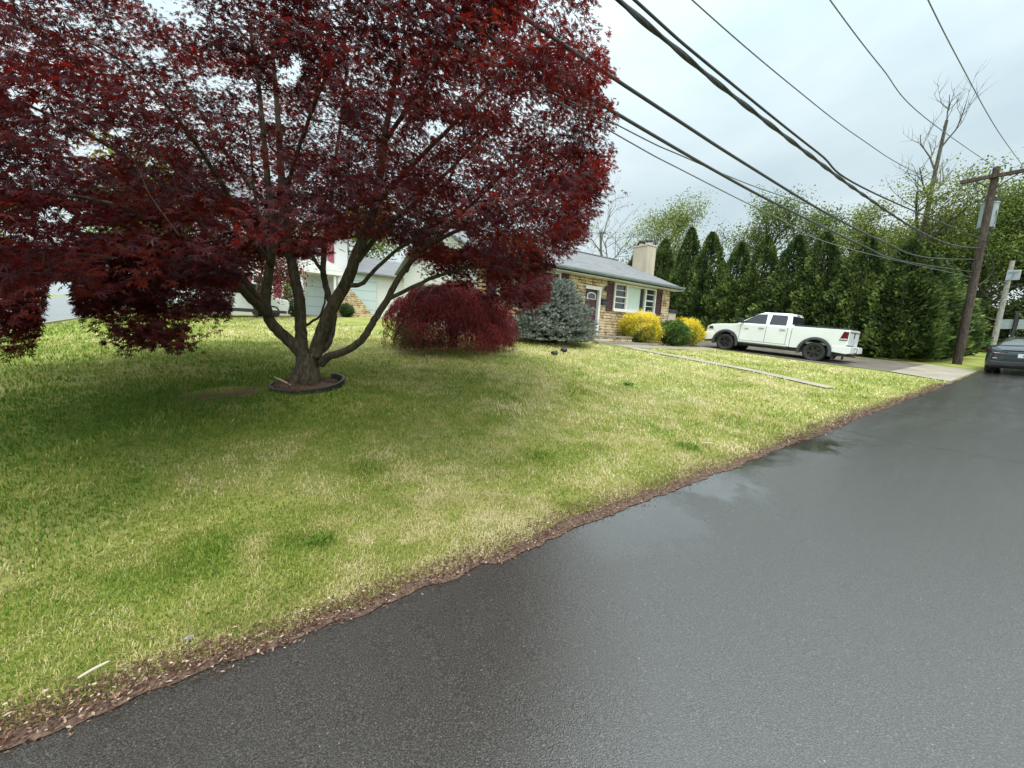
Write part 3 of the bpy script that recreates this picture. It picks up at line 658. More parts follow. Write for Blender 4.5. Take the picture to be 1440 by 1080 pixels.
def pickup():
    XF, XR, R = 1.92, -1.68, .405
    gz0, gz1 = .925, 1.14
    t = thing('pickup_truck', 'white crew cab pickup with black wheels and fender flares parked on the driveway', 'pickup truck', (20.42, 7.85, .985), (0, 0, 0))
    pit = math.atan2(gz1-gz0, XF-XR)
    t.rotation_euler = (Matrix.Rotation(rad(93), 3, 'Z')@Matrix.Rotation(-pit, 3, 'Y')).to_euler()
    W2 = .98; ar = .53
    def arch(cx): return arc_pts(cx, R+.02, ar, 0, math.pi, 15)   # front to rear
    # lower body, full width, with wheel arches; box section is left to the bed
    top = [(2.86, .60), (2.89, .95), (2.84, 1.12), (2.68, 1.22), (2.25, 1.275), (1.75, 1.31), (1.50, 1.34), (-.74, 1.345), (-.745, .50)]
    bot = [(XF-ar, .50)] + arch(XF)[::-1][1:-1] + [(XF+ar, .52)]
    b = MB().prism(top+[(-.745, .5)][:0]+bot, 1, -W2, W2)
    body = b.obj('body', M['car_white'], t, bevel=.045, seg=3)
    # bed: side walls, floor, front wall
    sidep = [(-.765, .50), (-.765, 1.40), (-2.62, 1.40), (-2.65, 1.2), (-2.65, .62), (XR-ar, .60)] + arch(XR)[::-1][1:-1] + [(XR+ar, .50)]
    bd = MB()
    bd.prism(sidep, 1, W2-.14, W2); bd.prism(sidep, 1, -W2, -W2+.14); bd.box((-2.57, -W2+.141, .72), (-.77, W2-.141, .80)); bd.box((-.83, -W2+.141, .801), (-.766, W2-.141, 1.39))
    bd.obj('bed', M['car_white'], t, bevel=.035, seg=3)
    tg = MB().box((-2.675, -W2+.15, .80), (-2.60, W2-.15, 1.41)).obj('tailgate', M['car_white'], t, bevel=.03)
    MB().box((-2.685, -W2+.2, 1.30), (-2.672, W2-.2, 1.335)).obj('spoiler_gap', M['flare'], tg)
    q = MB(); q.prism([(-.055, 1.13), (-.03, 1.24), (0, 1.26), (.03, 1.24), (.055, 1.13), (.02, 1.08), (-.02, 1.08)], 0, -2.692, -2.677); q.obj('emblem', M['dark'], tg)
    q = MB().box((-2.695, -.13, 1.265), (-2.676, .13, 1.295)).obj('handle', M['dark'], tg)
    MB().prism([(-.80, 1.402), (-2.6, 1.402), (-2.6, 1.45), (-.80, 1.46)], 1, -W2+.03, W2-.03).obj('tonneau_cover', M['black_plastic'], t, bevel=.015)
    # greenhouse
    def prof(z): return (z-1.33)/(1.90-1.33)
    rings = []
    for z in (1.33, 1.45, 1.6, 1.75, 1.85, 1.91, 1.935):
        f = prof(min(z, 1.9)); k = 0 if z <= 1.86 else (z-1.86)/.08*.10
        xf, xb, y = 1.56-.93*f-k*.9, -.70+.10*f+k*.5, .945-.175*f-k*.9
        ring = []
        for (sx, sy) in ((1, 1), (-1, 1), (-1, -1), (1, -1)):
            ring.append((xf if sx > 0 else xb, y*sy))
        # rounded plan
        out_ = []; rr = .09
        for j, (px, py) in enumerate(ring):
            for w in np.linspace(0, math.pi/2, 4):
                a0 = {0: 0, 1: math.pi/2, 2: math.pi, 3: 3*math.pi/2}[j]
                cx_, cy_ = px-math.copysign(rr, 1 if j in (0, 3) else -1), py-math.copysign(rr, py)
                out_.append((cx_+rr*math.cos(a0+w), cy_+rr*math.sin(a0+w), z))
        rings.append(out_)
    n = len(rings[0]); g = MB(); V = [p for r_ in rings for p in r_]
    g.add(V, [(i*n+j, i*n+(j+1) % n, (i+1)*n+(j+1) % n, (i+1)*n+j) for i in range(len(rings)-1) for j in range(n)]+[tuple(range((len(rings)-1)*n, len(rings)*n))])
    cab = g.obj('cab', M['car_white'], t, smooth=True); m = cab.modifiers.new('es', 'EDGE_SPLIT'); m.split_angle = rad(50)
    def sy(z, s, o=.006): return s*(.945-.175*prof(z)+o)
    def side_glass(pts, s, nm):
        V = [(x, sy(z, s, .007), z) for x, z in pts]+[(x, sy(z, s, -.02), z) for x, z in pts]; k = len(pts)
        return MB().add(V, [tuple(range(k)), tuple(range(2*k-1, k-1, -1))]+[(i, (i+1) % k, (i+1) % k+k, i+k) for i in range(k)]).obj(nm, M['tint_glass'], t)
    for s in (-1, 1):
        side_glass([(1.34, 1.40), (1.20, 1.50), (.86, 1.735), (.68, 1.83), (.34, 1.85), (.30, 1.40)], s, 'side_window')
        side_glass([(.17, 1.40), (.14, 1.845), (-.42, 1.835), (-.47, 1.78), (-.50, 1.40)], s, 'side_window')
        # door seams, sill, handles
        for x in (1.32, .235, -.60):
            MB().box((x-.007, s*W2-.002, .60), (x+.007, s*W2+.0035, 1.335)).obj('door_seam', M['flare'], t)
        MB().box((-.66, s*W2-.01, .585), (1.3, s*W2+.004, .597)).obj('door_seam', M['flare'], t)
        MB().box((-.7, s*(W2-.02)-.05, .44), (1.36, s*(W2-.02)+.05, .50)).obj('rocker_panel', M['flare'], t, bevel=.02)
        for x in (.34, -.50): MB().box((x-.02, s*(W2+.017)-.018, 1.195), (x+.20, s*(W2+.017)+.018, 1.232)).obj('door_handle', M['chrome'], t, bevel=.01)
        mir = MB().box((1.20, s*1.10-.11, 1.38), (1.35, s*1.10+.11, 1.60)).obj('mirror', M['dark'], t, bevel=.03)
        MB().box((1.24, s*.98-.06, 1.38), (1.29, s*.98+.06, 1.43)).obj('mirror_arm', M['dark'], mir)
        # flares
        for cx in (XF, XR):
            o_, i_ = ar+.075, ar-.035; c = MB(); P = arc_pts(cx, R+.02, o_, -.22, math.pi+.22, 25); Q = arc_pts(cx, R+.02, i_, -.22, math.pi+.22, 25)
            V = []
            for (a, b_) in zip(P, Q): V += [(a[0], s*(W2-.02), a[1]), (a[0], s*(W2+.055), a[1]-.01), (b_[0], s*(W2+.065), b_[1]), (b_[0], s*(W2-.10), b_[1])]
            c.add(V, [(i*4+j, i*4+(j+1) % 4, (i+1)*4+(j+1) % 4, (i+1)*4+j) for i in range(24) for j in range(4)]+[(0, 1, 2, 3), (99, 98, 97, 96)])
            c.obj('fender_flare', M['flare'], t, bevel=.008)
        # lamps
        tl = MB().prism([(-2.42, .97), (-2.665, .97), (-2.665, 1.33), (-2.52, 1.33)], 1, s*(W2-.13) if s > 0 else s*(W2+.012), s*(W2+.012) if s > 0 else s*(W2-.13)).obj('tail_light', M['red_lens'], t, bevel=.012)
        MB().box((-2.675, s*W2-.10 if s > 0 else s*W2-.016, 1.0), (-2.46, s*W2+.016 if s > 0 else s*W2+.10, 1.06)).obj('reverse_lens', M['clear_lens'], tl)
        hl = MB().prism([(2.48, .96), (2.895, .93), (2.86, 1.13), (2.60, 1.17)], 1, min(s*.62, s*(W2+.006)), max(s*.62, s*(W2+.006))).obj('headlight', M['clear_lens'], t, bevel=.015)
        MB().box((2.58, s*(W2+.009)-.004, 1.0), (2.76, s*(W2+.009)+.004, 1.12)).obj('lamp_surround', M['dark'], hl)
        for x in (XF, XR): wheel(t, x, s*(W2-.13), R, .27, s)
        MB().box((XR-.62, s*.8-.15, .16), (XR-.60, s*.8+.15, .56)).obj('mud_flap', M['black_plastic'], t)
    # windscreen and rear glass
    def pane(x0, z0, x1, z1, y0, y1, nm, d):
        MB().add([(x0, -y0, z0), (x0, y0, z0), (x1, y1, z1), (x1, -y1, z1), (x0-d, -y0, z0), (x0-d, y0, z0), (x1-d, y1, z1), (x1-d, -y1, z1)], [(0, 1, 2, 3), (7, 6, 5, 4), (0, 4, 5, 1), (1, 5, 6, 2), (2, 6, 7, 3), (3, 7, 4, 0)]).obj(nm, M['tint_glass'], t)
    fx = lambda z: 1.56-.93*prof(z)+.006
    pane(fx(1.38), 1.38, fx(1.85), 1.85, .84, .70, 'windscreen', .03)
    bx = lambda z: -.70+.10*prof(z)-.006
    pane(bx(1.47), 1.47, bx(1.83), 1.83, .80, .70, 'rear_window', -.03)
    MB().box((-.63, -.15, 1.875), (-.60, .15, 1.90)).obj('brake_light', M['red_lens'], t)
    # bumpers, grille, hood line, underbody
    MB().prism([(2.86, .42), (2.99, .50), (3.02, .72), (2.96, .84), (2.52, .86), (2.46, .70), (2.45, .5)], 1, -W2-.01, W2+.01).obj('front_bumper', M['car_white'], t, bevel=.04, seg=3)
    MB().prism([(2.9, .36), (2.94, .419), (2.5, .42), (2.45, .40)], 1, -W2+.05, W2-.05).obj('air_dam', M['black_plastic'], t)
    g = MB().box((2.86, -.58, .90), (2.92, .58, 1.13)); g.obj('grille', M['dark'], t, bevel=.02)
    rb = MB(); 
    for s in (-1, 1): rb.prism([(-2.25, .50), (-2.25, .74), (-2.68, .76), (-2.84, .73), (-2.86, .50), (-2.72, .46)], 1, min(s*.32, s*(W2+.015)), max(s*.32, s*(W2+.015)))
    rb.box((-2.80, -.34, .46), (-2.5, .34, .479)); rb.obj('rear_bumper', M['car_white'], t, bevel=.03, seg=3)
    MB().box((-2.82, -.319, .48), (-2.62, .319, .70)).obj('plate_recess', M['dark'], t); MB().box((-2.828, -.15, .53), (-2.821, .15, .68)).obj('licence_plate', M['plate'], t)
    MB().box((-2.5, -.82, .34), (2.6, .82, .62)).obj('underbody', M['black_plastic'], t)
    ex = MB().cyl((-.62, .36), .05, 0, -2.75, -2.2, 14).obj('exhaust', M['chrome'], t)
    for s in (1,): text_mesh('door_badge', '1500', .11, M['chrome'], t, (1.08, s*(W2+.004), 1.10), (rad(90), 0, rad(180)), .004)
    return t
pickup()

def sedan():
    x0 = 23.7; cx, cy = x0+2.48, .93
    t = thing('sedan', 'dark slate blue sedan seen from behind, standing at the far road edge past the driveway', 'car', (cx, cy, zf(cx, 1)+.006), (0, -math.atan(.035), 0))
    # stations: x, half width, bottom z, shoulder z, belt z, roof half width, roof z
    S = [(-2.48, .60, .52, .72, .86, .50, .88), (-2.44, .80, .36, .74, .95, .66, 1.00), (-2.30, .92, .30, .74, .98, .70, 1.07), (-1.95, .965, .28, .75, .97, .70, 1.10), (-1.5, .98, .26, .74, .96, .64, 1.24), (-.9, .98, .22, .72, .95, .60, 1.38),
         (-.2, .975, .2, .70, .94, .60, 1.43), (.4, .97, .2, .70, .93, .60, 1.40), (.95, .97, .2, .70, .92, .62, 1.23), (1.4, .96, .22, .70, .90, .70, .99), (1.9, .93, .24, .66, .82, .70, .87), (2.3, .84, .28, .58, .70, .62, .74), (2.48, .6, .36, .52, .58, .45, .6)]
    S = np.array(S); xs = np.linspace(-2.48, 2.48, 61); 
    Q = np.array([[np.interp(x, S[:, 0], S[:, c]) for c in range(1, 7)] for x in xs]); ker = np.array([.25, .5, .25])
    for c in range(6):
        for _ in range(2): Q[1:-1, c] = np.convolve(Q[:, c], ker, 'same')[1:-1]
    rings = []
    for x, (w, zb, zs, zbl, wr, zr) in zip(xs, Q):
        half = [(0, zb), (w*.9, zb), (w*.985, zb+.10), (w, (zb+zs)/2), (w*.995, zs), (w*.95, zbl), (wr+(w*.95-wr)*.45, zbl+(zr-zbl)*.5), (wr+.02, zbl+(zr-zbl)*.86), (wr*.7, zr-.012), (0, zr)]
        hp = catmull([(a, b, 0) for a, b in half], 3)[:, :2]
        rings.append([(x, a, b) for a, b in hp]+[(x, -a, b) for a, b in hp[::-1][1:-1]])
    n = len(rings[0]); V = np.array(rings).reshape(-1, 3); nh = len(hp)
    F = [(i*n+j, (i+1)*n+j, (i+1)*n+(j+1) % n, i*n+(j+1) % n) for i in range(60) for j in range(n)]
    # window faces leave the body mesh and become glass
    gl = {'side_window': [], 'side_window ': [], 'rear_window': [], 'windscreen': []}; bd = []
    for f in F:
        p = V[list(f)].mean(0); x, y, z = p; i = np.argmin(abs(xs-x)); zbl = np.interp(x, xs, Q[:, 3]); zr = np.interp(x, xs, Q[:, 5]); wr = np.interp(x, xs, Q[:, 4])
        side = zbl+.03 < z < zr-.035 and abs(y) > wr+.005 and -1.55 < x < 1.0 and not (-.28 < x < -.2)
        rear = -1.9 < x < -.75 and abs(y) < wr-.02 and z > 1.105
        front = .42 < x < 1.2 and abs(y) < wr-.03 and z > .98
        (gl['side_window' if y > 0 else 'side_window '] if side else gl['rear_window'] if rear else gl['windscreen'] if front else bd).append(f)
    MB().add(V, bd+[tuple(range(n)), tuple(range(60*n+n-1, 60*n-1, -1))]).obj('body', M['car_blue'], t, smooth=True)
    for nm, fs in gl.items():
        used = sorted({i for f in fs for i in f}); mp_ = {a: k for k, a in enumerate(used)}
        MB().add(V[used], [tuple(mp_[i] for i in f) for f in fs]).obj(nm.strip(), M['glass'], t, smooth=True)
    for s in (-1, 1):
        MB().add([(-2.462, s*.80, .80), (-2.10, s*.972, .83), (-2.06, s*.968, .90), (-2.452, s*.79, .875), (-2.485, s*.42, .82), (-2.485, s*.42, .86)], [(0, 1, 2, 3), (4, 0, 3, 5)]).obj('tail_light', M['red_lens'], t).modifiers.new('s', 'SOLIDIFY').thickness = .02
        MB().box((-2.48, min(s*.40, s*.74), .80), (-2.452, max(s*.40, s*.74), .822)).obj('reverse_lens', M['clear_lens'], t)
        MB().box((.72, s*1.05-.09, .92), (.86, s*1.05+.09, 1.06)).obj('mirror', M['car_blue'], t, bevel=.03)
        MB().box((-2.46, min(s*.55, s*.75), .60), (-2.43, max(s*.55, s*.75), .63)).obj('reflector', M['clear_lens'], t)
        for x in (-1.48, 1.48): wheel(t, x, s*.83, .345, .25, s, 5)
    MB().box((-2.50, -.56, .905), (-2.38, .56, .93)).obj('spoiler_lip', M['dark'], t, bevel=.008)
    pl = MB().box((-2.512, -.16, .66), (-2.485, .16, .80)).obj('licence_plate', M['plate'], t, bevel=.004)
    q = MB()
    q.box((-2.5155, -.055, .70), (-2.513, .055, .755))
    q.obj('plate_mark', M['gutter'], pl)
    em = MB(); em.prism([(-.055, .895), (.055, .895), (.05, .875), (.015, .88), (.008, .82), (-.008, .82), (-.015, .88), (-.05, .875)], 0, -2.506, -2.47); em.obj('emblem', M['chrome'], t)
    df = MB().prism([(-2.50, .50), (-2.50, .34), (-2.40, .24), (-2.05, .22), (-2.05, .40), (-2.40, .52)], 1, -.80, .80).obj('diffuser', M['black_plastic'], t, bevel=.03)
sedan()

def white_van():
    x, y = -.35, 24.5
    t = thing('parked_van', 'white van parked by the far house, half hidden behind the maple branches', 'van', (x, y, zf(x, y)+.01), (0, 0, rad(20)))
    MB().prism([(-2.3, .35), (2.2, .35), (2.3, .7), (2.25, 1.0), (1.5, 1.12), (.9, 1.75), (-2.2, 1.8), (-2.32, 1.2)], 1, -.9, .9).obj('body', M['car_white'], t, bevel=.08, seg=3)
    for s in (-1, 1):
        MB().prism([(1.3, 1.15), (.85, 1.66), (-2.0, 1.68), (-2.1, 1.15)], 1, min(s*.88, s*.907), max(s*.88, s*.907)).obj('side_window', M['tint_glass'], t)
        MB().box((-2.2, s*.88-.04, .27), (2.1, s*.88+.04, .42)).obj('sill', M['flare'], t)
        for q in (-1.45, 1.45): wheel(t, q, s*.80, .34, .22, s)
white_van()

# ================================================================== RED MAPLE
LIMBS = [  # (image x, image y, depth, radius) reference points along each limb, turned into world points once
 [(425,545,6.2,.30),(427,528,6.2,.235),(429,512,6.2,.22),(431,498,6.2,.215)],
 [(424,505,6.2,.16),(413,490,6.15,.15),(398,475,6.05,.135),(379,455,5.9,.12),(372,430,5.8,.11),(375,400,5.75,.10),(380,370,5.7,.09),(386,335,5.6,.08),(382,290,5.5,.07),(375,240,5.4,.06),(370,180,5.3,.05),(362,110,5.2,.04),(350,30,5.1,.03)],
 [(376,448,5.9,.08),(352,425,5.5,.075),(330,402,5.1,.065),(300,380,4.6,.05),(262,368,4.2,.04),(222,370,3.9,.03),(190,390,3.7,.02)],
 [(373,440,5.85,.08),(358,421,5.6,.075),(340,396,5.3,.07),(312,365,5.0,.065),(275,340,4.6,.055),(225,315,4.2,.045),(165,290,3.8,.035),(95,275,3.5,.025),(30,270,3.3,.016)],
 [(318,372,5.05,.05),(262,300,4.9,.045),(200,240,4.7,.04),(120,190,4.4,.03),(40,150,4.2,.02)],
 [(421,503,6.2,.15),(419,480,6.25,.14),(419,450,6.3,.13),(418,420,6.3,.125),(412,390,6.3,.12),(407,355,6.3,.11),(402,315,6.3,.1),(396,260,6.2,.085),(393,200,6.1,.07),(388,130,6.0,.055),(380,50,5.9,.035)],
 [(404,335,6.3,.07),(370,290,6.6,.06),(325,230,6.9,.05),(280,160,7.1,.04),(240,80,7.2,.028)],
 [(437,505,6.2,.16),(440,490,6.2,.15),(448,470,6.15,.145),(456,450,6.1,.14),(470,424,6.05,.14),(486,398,6.0,.135),(497,372,5.95,.125),(509,340,5.9,.115),(524,300,5.8,.1),(534,250,5.7,.085),(541,195,5.6,.07),(552,130,5.5,.055),(570,50,5.4,.035)],
 [(440,497,6.25,.10),(455,488,6.25,.095),(463,470,6.3,.085),(467,440,6.35,.08),(460,412,6.4,.075),(454,385,6.4,.07),(457,345,6.5,.065),(463,300,6.6,.055),(470,240,6.8,.045),(480,160,7.0,.035),(490,70,7.1,.022)],
 [(448,512,6.15,.12),(460,502,6.05,.115),(478,496,5.95,.105),(497,487,5.85,.10),(512,472,5.75,.095),(526,450,5.65,.09),(544,422,5.55,.085),(560,392,5.45,.075),(580,366,5.4,.065),(606,342,5.3,.055),(645,305,5.2,.045),(690,262,5.1,.035),(740,215,5.0,.024)],
 [(487,402,6.0,.06),(505,400,5.95,.05),(520,385,5.9,.045),(548,358,5.9,.04),(590,330,6.0,.035),(650,290,6.1,.028),(710,240,6.2,.02)],
 [(500,368,5.95,.06),(530,330,6.1,.055),(570,295,6.3,.05),(620,250,6.5,.042),(680,190,6.7,.033),(740,130,6.8,.022)],
 [(528,285,5.8,.06),(570,240,5.4,.05),(620,190,5.0,.04),(680,130,4.6,.03),(740,70,4.3,.02)],
 [(545,420,5.55,.045),(590,398,5.5,.04),(640,380,5.5,.034),(690,375,5.6,.026),(730,395,5.7,.018)],
 [(420,462,6.3,.035),(438,452,6.4,.03),(450,440,6.5,.026),(458,400,6.6,.022),(450,370,6.7,.018)],
 [(378,375,5.7,.05),(350,330,5.1,.045),(315,270,4.5,.04),(270,200,3.9,.03),(210,120,3.4,.02)],
 [(398,275,6.2,.05),(420,200,5.4,.04),(450,120,4.6,.03),(490,40,4.0,.02)],
 [(383,462,6.0,.05),(365,440,6.3,.045),(345,420,6.5,.04),(325,395,6.7,.03),(300,360,6.9,.02)],
 [(455,390,6.4,.05),(435,360,6.2,.04),(415,335,6.0,.03),(400,300,5.8,.02)],
 [(505,355,5.95,.05),(498,320,6.2,.045),(490,270,6.4,.035),(487,200,6.5,.025)],
 [(567,382,5.42,.05),(585,340,5.8,.045),(610,290,6.0,.035),(640,230,6.2,.025)],
 [(606,342,5.3,.045),(650,320,5.1,.036),(700,300,5.0,.028),(760,270,5.0,.02)],
 [(380,370,5.7,.05),(365,320,6.0,.04),(355,260,6.2,.03),(350,190,6.3,.02)],
 [(541,195,5.6,.05),(590,120,4.7,.038),(640,40,4.0,.025)],
]
BX, BY = .79, 6.87
def maple():
    BZ = zf(BX, BY); base = np.array([BX, BY, BZ])
    t = thing('red_maple_tree', 'large red leaved maple with a low forking trunk in the front lawn', 'tree', base)
    tr = MB(); nodes = []; nr = []
    p0 = at_z(LIMBS[0][0][0], LIMBS[0][0][1], 6.2); shift = np.array([BX-p0[0], BY-p0[1], BZ-.05-p0[2]])
    for li, L_ in enumerate(LIMBS):
        P = np.array([at_z(a, b, c) for a, b, c, _ in L_]); P += shift*np.clip(1-np.arange(len(P))/6., 0, 1)[:, None]*(1 if li < 8 else .6)
        r_ = np.array([q[3] for q in L_]); C_ = catmull(P, 5); rr = np.interp(np.linspace(0, 1, len(C_)), np.linspace(0, 1, len(P)), r_)
        if li == 0: rr = rr*np.linspace(1.02, 1.02, len(C_))
        C_[2:-1] += rng.normal(0, .004, C_[2:-1].shape)
        tr.tube(C_-base, rr*(.76 if li == 0 else .54 if li == 9 else .66), 12 if li in (0, 1, 5, 7, 9) else 8)
        if li > 0:
            k = len(C_)//3; nodes += list(C_[k:]); nr += list(rr[k:])
    # root flare
    for a in np.linspace(0, 6.28, 8)[:-1]:
        d = np.array([math.cos(a), math.sin(a), 0]); tr.tube([d*.10+[0, 0, .22], d*.17+[0, 0, .08], d*(.25+.05*random.random())+[0, 0, -.05]], [.10, .075, .04], 7)
    # crown envelope
    rb_y = [-400, 0, 50, 100, 150, 185, 215, 250, 280, 310, 340, 370, 400, 440, 520]; rb_x = [835, 848, 845, 850, 858, 866, 858, 850, 860, 838, 822, 790, 772, 748, 740]
    bb_x = [-400, 0, 45, 52, 62, 68, 98, 104, 120, 150, 180, 210, 260, 300, 322, 330, 345, 365, 380, 420, 460, 520, 560, 600, 640, 665, 690, 720, 748, 762, 790, 830, 870]
    bb_y = [520, 500, 498, 470, 440, 395, 395, 430, 455, 470, 490, 494, 482, 462, 440, 408, 388, 376, 368, 364, 352, 340, 345, 388, 402, 405, 425, 437, 440, 412, 375, 345, 295]
    cen = np.array([1.0, 6.2, 2.2]); ax = np.array([5.3, 4.5, 4.6]); N = 60000
    q = rng.normal(0, 1, (N, 3)); q = unit(q); q[:, 2] = np.abs(q[:, 2])*1.05-.18
    rho = rng.uniform(.62, 1, N)**.6
    rho = np.where(rng.uniform(0, 1, N) < .10, rng.uniform(.35, .75, N), rho)
    P = cen+q*rho[:, None]*ax*(1+.16*(vnoise(q[:, 0]*3+5, q[:, 1]*3+q[:, 2]*2, 3)-.5))[:, None]
    px, py, d = project(P); vis = d > .3
    rim = np.hypot((P[:, 0]-cen[0])/ax[0], (P[:, 1]-cen[1])/ax[1])
    zmin = BZ+1.75-.8*np.clip(rim-.55, 0, 1)
    infr = vis & (px > -60) & (px < 4000) & (py > -60) & (py < 560)
    edge = 34*(fbm(px/34, py/34, 77, 2)-.5)
    inside = (px < np.interp(py, rb_y, rb_x)-22+edge*1.4) & (py < np.interp(px, bb_x, bb_y)-18+edge*1.6)
    # airy holes in the crown
    hole = np.zeros(N, bool)
    HOLES = ((275, 30, 20, 13), (222, 75, 18, 14), (405, 105, 26, 22), (310, 115, 24, 14), (60, 152, 26, 12), (130, 212, 40, 12), (80, 300, 34, 16), (145, 322, 45, 9), (610, 178, 20, 14), (415, 95, 14, 30), (560, 172, 16, 14), (20, 130, 18, 12), (170, 185, 24, 9), (345, 150, 14, 12), (640, 335, 24, 20), (500, 345, 60, 14), (215, 150, 18, 8))
    for hx, hy, hr, hv in HOLES:
        hole |= ((px-hx)/hr)**2+((py-hy)/hv)**2 < 1
    okv = np.where(infr, inside & ~hole, (P[:, 2] > zmin))
    okv &= (np.hypot(P[:, 0], P[:, 1]) > np.where(px < 350, 3.1, 2.5)) & (P[:, 1] > 1.75) & (P[:, 2] > BZ+.55)
    dens = fbm(P[:, 0]*.95+P[:, 2]*.7, P[:, 1]*.95-P[:, 2]*.6, 91, 2)
    okv &= (dens > .42)
    P = P[okv]
    # thin to an even spacing
    def thin(P, g):
        k = np.floor(P/g).astype(int); _, i = np.unique(k, axis=0, return_index=True); return P[np.sort(i)]
    P = thin(P, .46); P = P[rng.permutation(len(P))][:1500]
    # low sprays on the left, nearest the viewer
    ex = []
    def add(n, x0, x1, y0, y1, z0, z1):
        c = 0
        while c < n:
            x, y, z = rng.uniform(x0, x1), rng.uniform(y0, y1), rng.uniform(z0, z1)
            if y < np.interp(x, bb_x, bb_y)-10: ex.append(at_z(x, y, z)); c += 1
    add(70, 92, 325, 335, 485, 3.6, 4.8); add(26, 0, 48, 350, 495, 3.3, 4.0); add(26, -40, 70, 60, 380, 3.5, 4.4); add(26, 690, 765, 330, 435, 5.0, 6.4); add(20, 780, 858, 200, 330, 5.0, 6.6)
    add(34, 380, 680, 250, 335, 5.0, 7.6); add(26, 572, 690, 325, 395, 5.4, 6.6); add(14, 385, 560, 335, 375, 6.2, 7.4); add(26, 100, 330, 230, 345, 3.9, 5.2); add(55, 560, 850, 20, 330, 3.9, 6.2); add(46, 380, 735, -60, 105, 2.7, 3.45); add(22, 340, 400, 300, 370, 6.4, 7.6)
    P = np.vstack([P, np.array(ex)])
    # twigs: join every spray to the nearest wood, nearest sprays first
    nd = list(nodes); nrr = list(nr); NA = np.zeros((len(nd)+6*len(P), 3)); RA = np.zeros(len(NA)); m = len(nd); NA[:m] = nd; RA[:m] = nr
    d0 = np.array([np.min(((NA[:m]-p)**2).sum(1)) for p in P]); twig = MB()
    for i in np.argsort(d0):
        p = P[i]; dd = ((NA[:m]-p)**2).sum(1)+.12*np.maximum(0, NA[:m, 2]-p[2])**2; j = int(np.argmin(dd)); a = NA[j]
        L_ = np.linalg.norm(p-a); r0_ = min(RA[j]*.6, .008+.011*L_)
        mid = (a+p)/2+np.array([0, 0, .10*L_])+rng.normal(0, .07*L_, 3); C_ = catmull([a, mid, p], 3)
        rr = np.linspace(r0_, .0035, len(C_)); twig.tube(C_-base, rr, 5, False)
        for k in range(2, len(C_)): NA[m] = C_[k]; RA[m] = rr[k]; m += 1
    tr.obj('trunk', M['bark_maple'], t, smooth=True)
    twig.obj('twig_wood', M['bark_dark'], t, smooth=True)
    # leaves
    k = 116; n = len(P); R_ = rng.uniform(.20, .41, n)
    o = rng.normal(0, 1, (n, k, 3)); o = unit(o)*rng.uniform(.15, 1, (n, k, 1))**.55
    outd = unit((P-np.array([BX, BY, 3.0]))*[1, 1, .2]); rr = np.hypot(o[..., 0], o[..., 1])
    flat = np.stack([o[..., 0], o[..., 1], o[..., 2]*.42-.35*rr**2], -1)*R_[:, None, None]
    Q = (P[:, None]+flat+outd[:, None]*rng.uniform(-.05, .12, (n, k, 1))).reshape(-1, 3)
    D = unit(np.repeat(outd, k, 0)*.6+np.concatenate([o.reshape(-1, 3)[:, :2], np.full((n*k, 1), -.35)], 1)+rng.normal(0, .4, (n*k, 3)))
    Nn = unit(np.stack([rng.normal(0, .45, n*k), rng.normal(0, .45, n*k), np.full(n*k, 1.0)], -1)+.35*np.repeat(outd, k, 0))
    px, py, d = project(Q)
    fr = (d > .3) & (px > -60) & (px < 4000) & (py > -60) & (py < 620)
    hl = np.zeros(len(Q), bool)
    for hx, hy, hr, hv in HOLES: hl |= ((px-hx)/hr)**2+((py-hy)/hv)**2 < .55
    kp = (np.hypot(Q[:, 0], Q[:, 1]) > np.where(px < 330, 2.9, 2.1)) & (~fr | ((px < np.interp(py, rb_y, rb_x)+6+46*(vnoise(px/21+3, py/21, 15)-.5)+5*rng.normal(0, 1, len(Q))) & (py < np.interp(px, bb_x, bb_y)+4+34*(vnoise(px/16, py/16, 5)-.5)+7*rng.normal(0, 1, len(Q))) & ~(hl & (rng.uniform(0, 1, len(Q)) < .85))))
    tint = np.clip(.05*np.clip((px-350)/300, -1, 1)+np.repeat(rng.normal(.45, .2, n), k)+rng.normal(0, .15, n*k)+.25*(fbm(Q[:, 0]*.8, Q[:, 1]*.8+Q[:, 2]*.5, 66, 2)-.5), 0, 1)
    lob = (px < 345) & (py > 270) & (d > 0); tint = np.clip(tint+.14*lob, 0, 1); lob = lob[kp]  # low left lobe tinted lighter for the sky light falling on it
    Q, D, Nn, tint = Q[kp], D[kp], Nn[kp], tint[kp]; print('maple sprays', n, 'leaves', len(Q))
    lm = leaf_mat('red_maple_leaves', [(0, (.018, .005, .007)), (.35, (.042, .007, .010)), (.62, (.075, .010, .013)), (.85, (.110, .015, .014)), (1, (.155, .036, .016))], .46, .2, .46, (2.6, 1.0, .6))
    link('crown', leaves('crown', Q-base, D, Nn, rng.uniform(.030, .054, len(Q))*np.where(lob, 1.1, .96), T_MAPLE, tint), lm, t)
maple()
